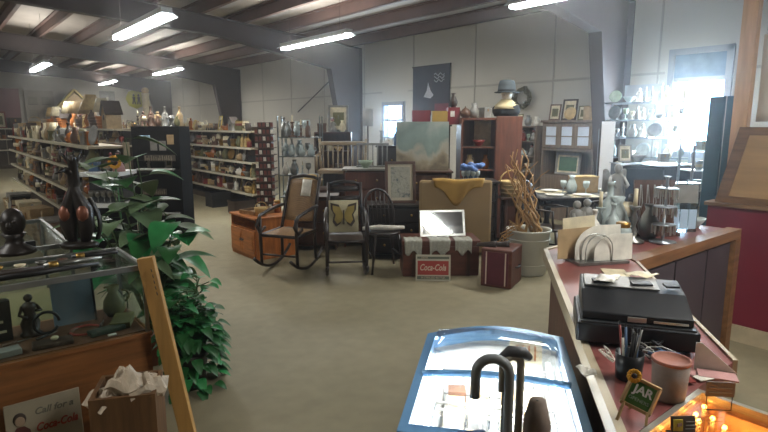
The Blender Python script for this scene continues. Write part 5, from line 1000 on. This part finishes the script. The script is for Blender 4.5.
mb, _ = knick('jug', 'olive', .17); tag(mb.build('jug', loc=(.7, 3.2, DZ)), 'olive jug at the right end of the front showcase', 'jug')
tag(MB(mat('red_cord', '#8a2f24', .6)).tube(arc((.52, 3.03, DZ + .008), .07, 0, 330, 16, 'xy'), .006, n=6).build('coiled_string'), 'ring of red cord on the showcase deck', 'cord')
tag(MB(Blk).tube([(p[0], p[1] + .08, p[2]) for p in arc((.36, 3.0, DZ + .07), .055, 0, 330, 16, 'xz')], .008, n=6).build('black_bangle'), 'black ring standing on edge before the carved figure', 'ring')
spec = [('green_box', 'long dark green case right of centre on the showcase deck', mat('dark_green_case', '#2c3a2e', .5), .6, 2.95, .17, .06, .025, .15), ('knife_case', 'dark olive case at the right end of the showcase deck', pal('olive'), .7, 3.04, .1, .18, .03, -.4), ('tray', 'brown felt tray with a pale stone on the showcase deck', pal('dark brown'), .36, 2.94, .17, .09, .02, -.1), ('flat_case', 'flat grey case near the left on the showcase deck', pal('grey'), .16, 2.93, .14, .07, .03, .1), ('leather_wallet', 'tan leather wallet at the far left on the showcase deck', pal('tan'), .02, 2.94, .12, .08, .02, .2), ('price_card', 'small white price card before the dark green case', pal('white'), .61, 2.885, .04, .02, .008, 0)]
for n_, lb, m_, x, y, w_, d_, h_, a in spec: tag(MB(m_).bb((-w_ / 2, -d_ / 2, 0), (w_ / 2, d_ / 2, h_)).build(n_, loc=(x, y, DZ), rotz=a, bevel=.004), lb, 'case' if 'case' in n_ else n_.split('_')[-1])
tag(MB(pal('cream')).ball((0, 0, .012), (.018, .012, .012), n=8).build('pale_stone', loc=(.37, 2.94, DZ + .02)), 'pale stone lying on the brown felt tray', 'stone')
for i in range(5):
    x = .08 + .13 * i; k = MB(pal('brown' if i % 2 else 'black')).tube([(-.04, 0, .008), (.02, 0, .01)], [.008, .006], n=7); k.prism([(.02, -.006, .006), (.085, 0, .006), (.02, .006, .006)], (0, 0, .003), pal('pewter'))
    tag(k.build('pocket_knife', loc=(x, 3.06, DZ), rotz=.3 * i), '%s handled knife, %s from the left on the showcase deck' % ('brown' if i % 2 else 'black', ORD[i]), 'knife', 'knives in the front showcase')
TZ = .953
# things on the case top
for i, (x, y, L_, m_, a, nme, lb) in enumerate(((.34, 2.93, .5, 'black', .06, 'sword_scabbard', 'long black scabbard along the front of the showcase top'), (.16, 3.02, .42, 'dark brown', .1, 'walking_stick', 'dark brown stick lying on the left of the showcase top'), (.62, 3.16, .22, 'black', -.1, 'black_case', 'long black case on the right of the showcase top'), (.5, 3.06, .26, 'pewter', .05, 'metal_bar', 'pewter rod lying behind the scabbard on the showcase top'))):
    o = MB(pal(m_)); o.tube([(-L_ / 2, 0, .016), (0, .004, .016), (L_ / 2, 0, .016)], [.012, .016, .009], n=8); o.tube([(-L_ / 2 + .02, 0, .016), (-L_ / 2 + .06, 0, .016)], .0175, Brass, n=8); tag(o.build(nme, loc=(x, y, TZ), rotz=a), lb, nme.split('_')[-1])
for i in range(5): mb, _ = knick('bowl', ['pewter', 'brass', 'cream', 'pewter', 'brown'][i], .025); tag(mb.build('small_dish', loc=(.1 + .09 * i, 3.12 + .015 * (i % 2), TZ)), '%s dish, %s from the left among the small dishes on the showcase' % (['pewter', 'brass', 'cream', 'pewter', 'brown'][i], ORD[i]), 'dish', 'small dishes on the showcase top')
# dark helmet-like bust at left edge
q = G(16, 253, TZ); t = thing('dark_bust', 'dark carved bust on a spreading base at the left of the showcase', 'bust', (q.x, q.y, TZ), FACE + .3)
Bz = mat('dark_patinated_bronze', '#2a2420', .4, .3, .2, 14); MB(Bz).lathe([(.1, 0), (.1, .02), (.05, .05), (.04, .08), (.06, .11)], n=16).build('base', t)
h = MB(Bz); h.ball((0, 0, .17), (.062, .07, .08), n=14); h.ball((0, -.065, .16), (.016, .02, .024), n=8); h.build('head', t)
for s in (-1, 1): MB(Dark).ball((s * .026, -.062, .18), (.012, .008, .01), n=7).build('eye', t)
tag(MB(Blk).bb((-.035, -.02, 0), (.035, .02, .055)).build('camera_box', loc=(*G(28, 251, TZ).xy, TZ), rotz=.2), 'small black box right of the dark bust', 'box')
# dark entwined sculpture
q = G(80, 247, TZ); q.z = TZ; t = thing('entwined_sculpture', 'tall dark sculpture of two entwined long-necked birds with copper breasts', 'sculpture', (q.x, q.y, TZ), FACE)
Cop = mat('copper_patina', '#7a4a36', .4, .3, .35, 10); MB(Bz).lathe([(.1, 0), (.11, .02), (.08, .035)], n=18, sy=.7).build('base', t)
for s, hh, nm_ in ((-1, .5, 'left_bird'), (1, .43, 'right_bird')):
    b = MB(Bz); b.tube([(s * .035, 0, .02), (s * .05, 0, .12), (s * .045, 0, .22), (s * .015, -.01, .3), (-s * .01, 0, .38), (-s * .005, -.01, hh), (-s * .025, -.04, hh + .02)], [.022, .045, .048, .03, .024, .026, .016], n=10); b.tube([(-s * .02, -.05, hh + .02), (-s * .05, -.09, hh + .0)], [.014, .003], n=6); o = b.build('bird', t)
    MB(Cop).ball((s * .05, -.03, .2), (.034, .03, .05), n=10).build('breast', o)
    MB(Bz).grid(lambda u, v, s=s: (s * (.06 + .05 * math.sin(u * 2.6)), .02 + .03 * v, .28 - .24 * u), 6, 3).build('wing', o, solid=.012)
for i in range(4): MB(Bz).tube([(-.005 + .004 * i, -.005, .44 + .01 * i), (.03 - .03 * i, .0, .5 + .012 * i), (.05 - .04 * i, .01, .55)], [.012, .008, .003], n=5).build('crest_feather', t)
# plank leaning at the case end
pk = MB(wood('raw_pine_board', '#ad8348', .6, var=.2)); a, b = Vector((.9, 2.7, .0)), Vector((.77, 2.79, 1.0)); pk.bar(a, b, .04, .078) ; 
t = thing('leaning_board', 'raw pine board leaning on the right end of the front showcase', 'board', (0, 0, 0)); o = pk.build('plank', t, bevel=.003)
dd = (b - a).normalized(); mk = MB(Dark)
for i in range(5): mk.bar(b - dd * (.05 + .03 * i) + Vector((0, -.048, 0)), b - dd * (.065 + .03 * i) + Vector((.002, -.048, 0)), .014, .003)
mk.build('pencil_marks', t)
# crate with white bags
cr = thing('wooden_crate', 'brown wooden crate holding crumpled white bags before the showcase', 'crate', (.56, 2.44, 0), FACE + .25); cr.scale = (.86, .86, 1); W2 = wood('crate_wood', '#5e4126', .55, axis=2)
for s in (-1, 1):
    MB(W2).bb((-.15, s * .13 - .01, .0), (.15, s * .13 + .01, .53)).build('side_board', cr); MB(W2).bb((s * .14 - .01, -.12, 0), (s * .14 + .01, .12, .53)).build('end_board', cr)
MB(W2).bb((-.13, -.12, .4), (.13, .12, .42)).build('inner_tray', cr)
Bag = mat('crumpled_white_bag', '#b9a993', .6, 0, .22, 16, .4); rr = random.Random(9)
for i, (x, y, z, a, lb) in enumerate(((-.06, -.02, .425, .3, 'white bag spilling over the left of the crate'), (.07, .05, .425, -.5, 'white bag at the back right of the crate'), (.01, -.04, .5, .9, 'uppermost white bag lying across the crate'), (.08, -.05, .47, 1.6, 'small white bag at the front right of the crate'))):
    g = MB(Bag); ph = rr.uniform(0, 6)
    def bag(u, v, s): 
        e = math.sin(math.pi * u) * math.sin(math.pi * v); return ((u - .5) * (.19 - .03 * i), (v - .5) * .15, s * (.055 * e ** .5) + .02 * math.sin(9 * u + ph) * math.cos(7 * v + ph) + .02 * math.sin(15 * v + 3 * u) * e + .055)
    g.grid(lambda u, v: bag(u, v, 1), 12, 10, smooth=False); g.grid(lambda u, v: bag(1 - u, v, -1), 12, 10, smooth=False)
    tag(g.build('paper_bag', loc=tuple(Vector(cr.location) + Matrix.Rotation(FACE + .25, 3, 'Z') @ Vector((x, y, z))), rotz=a), lb, 'bag', 'white bags in the crate')
# tin sign leaning on the case front
t = thing('tin_drink_sign', 'large faded tin sign with a figure leaning on the showcase base', 'sign', (.28, 2.75, .0)); t.rotation_euler = (R(-8), R(0), 0)
MB(mat('faded_tin', '#8f8672', .6, 0, .12, 6)).bb((-.15, 0, 0), (.15, .006, .42)).build('plate', t, bevel=.003)
fg = MB(pal('dark brown')); fg.ball((-.095, -.002, .345), (.026, .003, .03), n=10); fg.build('figure_hair', t); MB(mat('faded_face', '#8a7560', .6)).ball((-.095, -.005, .335), (.02, .002, .024), n=10).build('figure_face', t)
MB(mat('faded_maroon', '#4f2620', .6)).prism([(-.145, -.003, .18), (-.045, -.003, .18), (-.06, -.003, .29), (-.08, -.003, .31), (-.11, -.003, .31), (-.13, -.003, .28)], (0, .002, 0)).build('figure_shirt', t)
text('Call for a', .042, mat('faded_print', '#5d594c', .7), t, (.04, -.001, .36), (R(90), 0, 0), shear=.3, bold=.0008); text('Coca-Cola', .052, mat('faded_red_print', '#8a3527', .7), t, (.045, -.001, .285), (R(90), 0, 0), shear=.35, sx=.75, bold=.0015)
mb, _ = knick('basket', 'straw', .2); tag(mb.build('basket', loc=(.08, 2.66, 0)), 'straw basket on the floor left of the tin sign', 'basket')

# ---------------------------------------------------------------- plants
LeafD = mat('deep_green_leaf', '#245a2b', .45, 0, .25, 8); LeafL = mat('bright_green_leaf', '#2f8046', .4, 0, .2, 8); LeafP = mat('dusty_pale_leaf', '#5d7350', .6, 0, .2, 8)
def leaf(mb, base, d, L_, W_, droop, m, fold=.25):
    d = Vector(d).normalized(); side = d.cross(Vector((0, 0, 1))); side = side.normalized() if side.length > .05 else Vector((1, 0, 0)); upv = side.cross(d).normalized(); base = Vector(base)
    def fn(u, v):
        w_ = W_ * (math.sin(math.pi * min(1, u ** .6)) ** .75) * .5; s_ = (v - .5) * 2; p = base + d * (L_ * u) + side * (w_ * s_) + upv * (abs(s_) * w_ * fold) - Vector((0, 0, droop * L_ * u * u)); return p
    mb.grid(fn, 7, 4, m)
def stemplant(name, label, loc, stems, leafspec, pot=True, seed=1, cat='plant'):
    t = thing(name, label, cat, loc); rr = random.Random(seed)
    if pot: MB(Tc if name[0] == 'p' else mat('dark_pot', '#33302a', .6)).lathe([(.1, 0), (.125, .2), (.13, .205), (.13, .225), (.12, .225), (.11, .2), (.02, .19)], n=20).build('pot', t)
    fo = MB(); fo.m = LeafD; st = MB(mat('plant_stem', '#3f5530', .7))
    for (dx, dy, h_, nl_, L_, W_, m_) in stems:
        pts = [Vector((dx * (k / 7) ** 1.4, dy * (k / 7) ** 1.4, .2 + (h_ - .2) * k / 7)) + Vector((rr.uniform(-.01, .01), rr.uniform(-.01, .01), 0)) for k in range(8)]; st.tube(pts, [.009 - .0008 * k for k in range(8)], n=5)
        for k in range(nl_):
            f = .25 + .75 * (k + 1) / nl_; i = min(6, int(f * 7)); p = pts[i].lerp(pts[i + 1], f * 7 - i) if i < 7 else pts[7]; a = k * 2.4 + rr.uniform(-.4, .4); d = Vector((math.cos(a), math.sin(a), rr.uniform(.0, .6)))
            e = p + d * rr.uniform(.04, .09); st.tube([p, e], [.004, .003], n=4); leaf(fo, e, d, L_ * rr.uniform(.75, 1.15), W_ * rr.uniform(.8, 1.15), rr.uniform(.2, .7), m_)
    st.build('stems', t); fo.build('foliage', t)
    return t
stemplant('potted_broadleaf_plant', 'tall plant with big drooping green leaves behind the showcase', (1.06, 3.86, 0), [(.02, .3, 1.55, 6, .3, .2, LeafP), (.06, .2, 1.42, 7, .3, .2, LeafL), (-.06, .22, 1.25, 8, .3, .2, LeafD), (.16, -.16, 1.0, 8, .3, .2, LeafL), (-.24, -.02, 1.05, 9, .3, .18, LeafP), (.26, .02, .85, 8, .28, .2, LeafL), (.1, -.3, .85, 8, .26, .18, LeafD), (-.34, .1, 1.12, 7, .28, .17, LeafP), (.14, .1, 1.12, 8, .3, .2, LeafP), (-.14, .26, 1.34, 8, .26, .19, LeafP), (.0, -.1, .95, 9, .26, .18, LeafD), (-.2, .14, .9, 8, .28, .18, LeafL), (.22, .18, 1.0, 7, .28, .19, LeafP)], None, True, 4)
iv = []
rr = random.Random(12)
for i in range(24): a = rr.uniform(0, 6.28); r_ = rr.uniform(.02, .15); iv.append((r_ * math.cos(a), r_ * math.sin(a), rr.uniform(.3, .7), 13, .085, .085, LeafD if i % 3 else LeafL))
t = stemplant('ivy_plant', 'bushy trailing ivy on the floor at the end of the showcase', (1.13, 3.34, 0), iv, None, True, 6)
tr_ = MB(LeafD); rr = random.Random(15)
for i in range(130): a = rr.uniform(-2.6, 1.6); r_ = rr.uniform(.14, .2); z = rr.uniform(.03, .42); leaf(tr_, (r_ * math.cos(a), r_ * math.sin(a), z), (math.cos(a), math.sin(a), rr.uniform(-.5, .3)), .085, .07, .5, LeafD if i % 3 else LeafL)
tr_.build('trailing_leaves', t)
# sunflower in a vase on the far display
q = GD(115, 162, 4.75); t = thing('sunflower_stem', 'artificial sunflower rising behind the big leaves', 'flower', (q.x, q.y, 0), FACE); MB(LeafD).tube([(0, .02, 0), (.01, .01, q.z * .6), (0, 0, q.z)], .006, n=5).build('stem', t); pe = MB(mat('sunflower_petal', '#c78f22', .7))
for i in range(14): a = i * R(360 / 14); pe.ball((.045 * math.cos(a), -.01, q.z + .045 * math.sin(a)), (.016, .006, .016), n=6)
pe.build('petals', t); MB(pal('dark brown')).ball((0, -.016, q.z), (.03, .012, .03), n=10).build('seed_head', t)

# ---------------------------------------------------------------- black display rack in the aisle
q = GD(162, 237, 8.1); bt = thing('black_display_rack', 'tall black display rack with grey trays and pale signs in the aisle', 'rack', (q.x, q.y, 0), FACE); Bk = mat('black_rack_metal', '#111112', .9, 0, .08, spec=.05); Ht = 1.62; w_ = .7
c = MB(Bk); c.bb((-w_ / 2, 0, .0), (-w_ / 2 + .03, .45, Ht)); c.bb((w_ / 2 - .03, 0, 0), (w_ / 2, .45, Ht)); c.bb((-w_ / 2 + .03, .42, 0), (w_ / 2 - .03, .45, Ht)); c.build('frame', bt)
for z in (.06, .32, .98, Ht): MB(Bk).bb((-w_ / 2 + .03, -.0, z - .03), (w_ / 2 - .03, .42, z)).build('shelf', bt)
for z, x0, x1 in ((.32, -.22, .3), (.98, -.3, .26)): MB(mat('grey_tray', '#7b7b74', .5, 0, .08)).box(((x0 + x1) / 2, -.03, z + .012), (x1 - x0, .09, .02), None, (.2, 0, 0)).build('tray_front', bt)
MB(Bk).bb((-w_ / 2 + .03, .0, .36), (w_ / 2 - .03, .02, .94)).build('front_panel', bt); MB(Bk).bb((-w_ / 2 + .03, .0, 1.12), (w_ / 2 - .03, .02, 1.25)).build('sign_rail', bt)
St = mat('worn_sign_lettering', '#8a8272', .6, 0, .2, 30)
for (xc, zc, ww) in ((.05, 1.16, .46), (-.06, .66, .36)):
    sg_ = MB(mat('sign_strip_brown', '#4e483f', .6, 0, .1)).box((xc, -.012, zc), (ww, .008, .09)).build('sign_strip', bt); k = MB(St); rr = random.Random(int(zc * 100))
    x = xc - ww / 2 + .02
    while x < xc + ww / 2 - .03: hh = rr.uniform(.035, .075); k.box((x, -.018, zc + (hh - .07) / 2), (.01, .004, hh)); k.box((x + .01, -.018, zc - .015), (.014, .004, .01)); x += rr.uniform(.025, .038)
    o = k.build('worn_lettering', sg_)
for (x, z, c_, kd, hh, lb) in ((-.2, 1.0, 'white', 'figurine', .13, 'white figurine at the left of the black rack middle shelf'), (.1, 1.0, 'grey', 'picture frame', .16, 'grey frame on the black rack middle shelf'), (.2, .335, 'tan', 'basket', .14, 'tan basket on the low tray of the black rack'), (0, .335, 'grey', 'bowl', .08, 'grey bowl on the low tray of the black rack')): mb, _ = knick(kd, c_, hh); tag(mb.build(nm(kd), loc=tuple(atr(bt.location, x, .18, z + .001, FACE)), rotz=FACE), lb, kd.split()[-1])
for i, (x, m_, lb) in enumerate(((-.03, 'grey', 'left grey leaflet pinned on the black rack'), (.1, 'grey', 'right grey leaflet pinned on the black rack'), (.22, 'tan', 'tan card pinned at the upper right of the black rack'))):
    tag(MB(pal(m_)).bb((-.05, 0, 0), (.05, .004, .14)).build('leaflet', loc=tuple(atr(bt.location, x, -.006 if i < 2 else -.006, 1.27 if i < 2 else 1.36, FACE)), rotz=FACE), lb, 'leaflet')
MB(Bk).bb((-w_ / 2 + .03, .0, 1.25), (w_ / 2 - .03, .02, 1.56)).build('upper_panel', bt)
tag(MB(mat('blue_plastic_wrap', '#7f9dad', .3, 0, .1)).grid(lambda u, v: (.16 * u, .02 * math.sin(5 * u), .05 * v), 6, 3).build('clear_blue_wrap', loc=tuple(atr(bt.location, -.22, -.02, 1.44, FACE)), rotz=FACE, solid=.004), 'light blue plastic wrap clipped at the top of the black rack', 'wrap')
row(atr(bt.location, -.34, .14, 0, FACE), atr(bt.location, .34, .14, 0, FACE), Ht + .001, 'the black rack top', 'wares on top of the black rack', ['grey', 'pewter', 'olive', 'tan', 'brown', 'dark brown'], ['candlestick', 'bottle', 'table lamp', 'figurine', 'vase', 'goblet'], 1.1, seed=201, rmax=.045, gap=.01)
row(atr(bt.location, -.34, .32, 0, FACE), atr(bt.location, .34, .32, 0, FACE), Ht + .001, 'the black rack top, back row', 'wares in the back row of the black rack top', ['grey', 'tan', 'brown'], ['candlestick', 'bottle', 'table lamp', 'figurine', 'vase'], 1.4, seed=202, rmax=.05, gap=.01)
# black box on the floor behind it
q = GD(208, 205, 10.1)

# ---------------------------------------------------------------- metal display left of the leaves
q = GD(101, 195, 5.75); t = thing('counter_display_case', 'small metal edged display case left of the sunflower', 'display case', (q.x, q.y, 0), FACE); zt_ = 1.17
MB(Bk).bb((-.18, 0, 0), (.18, .4, .78)).build('base', t); MB(DG).bb((-.18, .12, .8), (.18, .4, 1.12)).build('dark_interior', t)
for z in (.79, 1.12): MB(WhiteMetal).bb((-.21, -.02, z - .012), (.21, .41, z + .03)).build('metal_rail', t)
for i in range(5): mb, _ = knick('goblet', 'pewter', .13); tag(mb.build('goblet', loc=tuple(atr(q, -.13 + .065 * i, .06, .0, FACE).xy) + (.821,)), 'pewter cup, %s from the left on the small metal display case' % ORD[i], 'cup', 'pewter cups on the metal display case')
for i, (x, kd, c_, hh) in enumerate(((-.12, 'box', 'blue', .1), (.02, 'toy truck', 'grey', .09), (.14, 'doll', 'pink', .22), (-.02, 'figurine', 'dull red', .2))): mb, _ = knick(kd, c_, hh); tag(mb.build(nm(kd), loc=tuple(atr((q.x, q.y, 0), x, .15 + .16 * (i > 2), 1.151, FACE)), rotz=FACE), '%s %s on top of the small metal edged display case' % (c_, kd), kd.split()[-1])

# ---------------------------------------------------------------- card tower, glass shelf unit and shelf behind the rockers
q = GD(268, 205, 8.6); t = thing('card_tower', 'tall narrow tower of red and white cards at the shelving end', 'card rack', (q.x, q.y, 0), FACE); MB(Dark).bb((-.1, -.1, 0), (.1, .1, 1.68)).build('core', t)
Cw = pal('white'); Cr = mat('card_red', '#6d3a33', .5)
for k in range(13):
    z = .35 + k * .105; MB(Wal).bb((-.15, -.13, z - .012), (.15, .11, z)).build('tier', t)
    m = MB(Cw if k % 3 else Cr); 
    for i in range(5): m.box((-.12 + .06 * i, -.115, z + .035), (.042, .006, .06), Cr if (i + k) % 3 else Cw, (.15, 0, 0))
    m.build('card_row', t)
q = GD(300, 180, 8.7); t = thing('glass_shelf_unit', 'grey wire shelf unit of glassware between card tower and settee', 'shelf', (q.x, q.y, 0), FACE); MG = mat('grey_wire', '#6f7472', .4, .5, .06)
for a in (-1, 1):
    for yy in (0, .35): MB(MG).bb((a * .33 - .01, yy - .01, 0), (a * .33 + .01, yy + .01, 1.78)).build('upright', t)
for i, z in enumerate((.5, .85, 1.15, 1.45)):
    MB(MG).bb((-.32, 0.01, z - .015), (.32, .34, z)).build('shelf', t)
    row(atr(q, -.3, .1, 0, FACE), atr(q, .3, .1, 0, FACE), z + .001, ['the lowest grey wire shelf', 'the second grey wire shelf', 'the third grey wire shelf', 'the top grey wire shelf'][i], 'glassware on the grey wire shelves', ['clear', 'clear', 'pewter', 'white', 'grey', 'brown'], ['goblet', 'vase', 'bottle', 'jug', 'candlestick', 'bowl'], 1.0 if i < 3 else 1.25, seed=220 + i, rmax=.075, gap=.01, maxh=.24 if i < 3 else .35)
    if i > 1: row(atr(q, -.3, .26, 0, FACE), atr(q, .3, .26, 0, FACE), z + .001, ['', '', 'the third grey wire shelf, back row', 'the top grey wire shelf, back row'][i], 'glassware at the back of the grey wire shelves', ['clear', 'grey', 'pewter', 'clear'], ['goblet', 'vase', 'bottle', 'candlestick'], 1.3, seed=230 + i, rmax=.075, gap=.01, maxh=.27 if i < 3 else .42)
q = GD(307, 133, 8.3)
q = GD(333, 170, 9.3); bs = bookcase('bookcase', 'brown bookcase before the braced wall bay with a small easel on top', (q.x, q.y, 0), FACE, .62, .35, 1.52, Wal, (.5, .85, 1.2)); fill(bs, FACE, .62, .35, (.85, 1.2, 1.52), ['the middle shelf of the brown bookcase', 'the upper shelf of the brown bookcase', 'the brown bookcase top'], 'wares on the brown bookcase', AN, 240, rmax=.09, maxh=.26, y=.12)
mb, _ = knick('picture frame', 'grey', .46); tag(mb.build('picture_frame', loc=tuple(atr(bs.location, .08, .24, 1.521, FACE)), rotz=FACE), 'large grey picture frame at the back of the brown bookcase top', 'picture frame')
# things by the far window (lamp, white shade)
q = GD(368, 168, 9.2); t = thing('floor_lamp', 'floor lamp with cylindrical cream shade by the far bright window', 'lamp', (q.x, q.y, 0)); MB(Dark).lathe([(.14, 0), (.14, .02), (.015, .04), (.012, 1.65)], n=12).build('stand', t); MB(mat('cream_lampshade', '#a9a8a4', .8)).lathe([(.085, 1.62), (.085, 1.9), (.08, 1.9), (.08, 1.62)], n=16).build('lamp_shade', t)
q = GD(392, 165, 9.0); bs2 = dresser('sideboard', 'dark sideboard under the far bright window', (q.x, q.y, 0), FACE, .5, .35, 1.3, Dark, 3); 
for i, (kd, c_, x, hh) in enumerate((('candlestick', 'pewter', -.18, .36), ('box', 'white', -.05, .11), ('bottle', 'blue', .08, .3), ('candlestick', 'dark brown', .18, .33))): mb, _ = knick(kd, c_, hh); tag(mb.build(nm(kd), loc=tuple(atr(bs2.location, x, .15, 1.306, FACE)), rotz=FACE), '%s %s on the dark sideboard under the far window' % (c_, kd), kd)

# ---------------------------------------------------------------- end wall pieces
def onend(px, py): return GY(px, py, 28.12)
OW = mat('off_white_board', '#a7a092', .7, 0, .06)
q0, q1 = onend(24, 90), onend(56, 122); q1x = q1.x; t = thing('panelled_door_board', 'off-white board with paired panels hung at the far end wall', 'panel', (q0.x, 28.12, q1.z)); w_, h_ = q1x - q0.x, q0.z - q1.z
MB(OW).bb((0, 0, 0), (w_, .05, h_)).build('board', t)
for i in range(2):
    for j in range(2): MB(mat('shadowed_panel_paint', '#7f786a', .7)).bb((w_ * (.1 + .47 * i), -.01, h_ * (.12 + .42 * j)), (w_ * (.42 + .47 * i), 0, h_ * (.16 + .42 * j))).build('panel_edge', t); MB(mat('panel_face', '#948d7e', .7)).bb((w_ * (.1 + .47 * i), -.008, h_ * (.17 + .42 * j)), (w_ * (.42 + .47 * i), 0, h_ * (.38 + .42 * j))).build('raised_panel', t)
q0, q1 = onend(0, 88), onend(22, 122); t = MB(mat('dusty_pink_banner', '#8a6364', .8, 0, .2, 1.2)).bb((q0.x - .5, 28.12, q1.z), (q1.x, 28.16, q0.z)); tag(t.build('pink_banner'), 'dusty pink banner on the far end wall at the left edge', 'banner')
q = GY(76, 127, 27.6); t = thing('dollhouse', 'big wooden house front with yellow gabled roof high at the far end', 'dollhouse', (q.x, 27.3, 1.75), 0); t.scale = (1.15, 1, 1.15); 
MB(Wal).bb((-.45, .02, -1.52), (.45, .28, 0)).build('stand', t); MB(pal('tan')).prism([(-.5, 0, 0), (.5, 0, 0), (.5, 0, .6), (0, 0, 1.08), (-.5, 0, .6)], (0, .3, 0)).build('walls', t)
Yw = mat('yellow_roof', '#a08c3e', .6, 0, .15); MB(Yw).bar((-.68, .15, .46), (.0, .15, 1.2), .5, .06).build('roof_slope', t); MB(Yw).bar((.68, .15, .46), (.0, .15, 1.2), .5, .06).build('roof_slope', t)
for x in (-.25, .22): MB(pal('brown')).bb((x - .1, -.01, .15), (x + .1, 0, .45)).build('window', t)
MB(pal('dull red')).bb((.12, -.02, .02), (.32, -.01, .4)).build('door', t)
q = onend(136, 99); t = thing('yellow_road_sign', 'round-cornered yellow pedestrian sign high on the far end wall', 'sign', (q.x, 28.12, q.z)); MB(mat('sign_yellow', '#b3b034', .5, 0, .06)).cyl((0, 0, 0), (0, .03, 0), .46, n=8).build('plate', t)
for x in (-.1, .12): k = MB(Dark); k.ball((x, -.01, .17), (.05, .01, .06), n=8); k.prism([(x - .07, -.015, .1), (x + .07, -.015, .1), (x + .05, -.015, -.05), (x + .09, -.015, -.24), (x + .03, -.015, -.24), (x, -.015, -.08), (x - .03, -.015, -.24), (x - .09, -.015, -.24), (x - .05, -.015, -.05)], (0, .01, 0)); k.build('walking_figure', t)
q0, q1 = onend(99, 91), onend(116, 111); frame_pic('wall_picture', 'grey framed picture between house front and yellow sign on the end wall', ((q0.x + q1.x) / 2, 28.12, q1.z), (0, 0, 0), q1.x - q0.x, q0.z - q1.z, .08, pal('grey'), [pal('grey'), pal('white'), .2])
q = GY(147, 118, 22.0); t = thing('tall_candle_lamp', 'tall cream column lamp beside the yellow sign', 'lamp', (q.x, 22.0, 0)); MB(pal('cream')).lathe([(.2, 0), (.2, .05), (.13, .1), (.13, 2.75), (.15, 2.8)], n=14).build('column', t); MB(pal('straw')).ball((0, 0, 2.9), (.14, .14, .12), n=10).build('finial', t)
# floor boxes beneath the shelving end
for i, (px, py, w_, h_, c_, lb) in enumerate(((208, 207, .35, .3, 'black', 'black crate on the floor in front of the long shelving'), (235, 213, .3, .24, 'dark brown', 'dark brown crate on the floor by the long shelving end'))):
    q = G(px, py); k = MB(pal(c_)); k.bb((-w_ / 2, -.2, 0), (w_ / 2, .2, h_)); k.bb((-w_ / 2 - .01, -.21, h_ - .04), (w_ / 2 + .01, .21, h_)); tag(k.build('floor_crate', loc=(4.45, q.y, 0), rotz=R(90)), lb, 'crate')
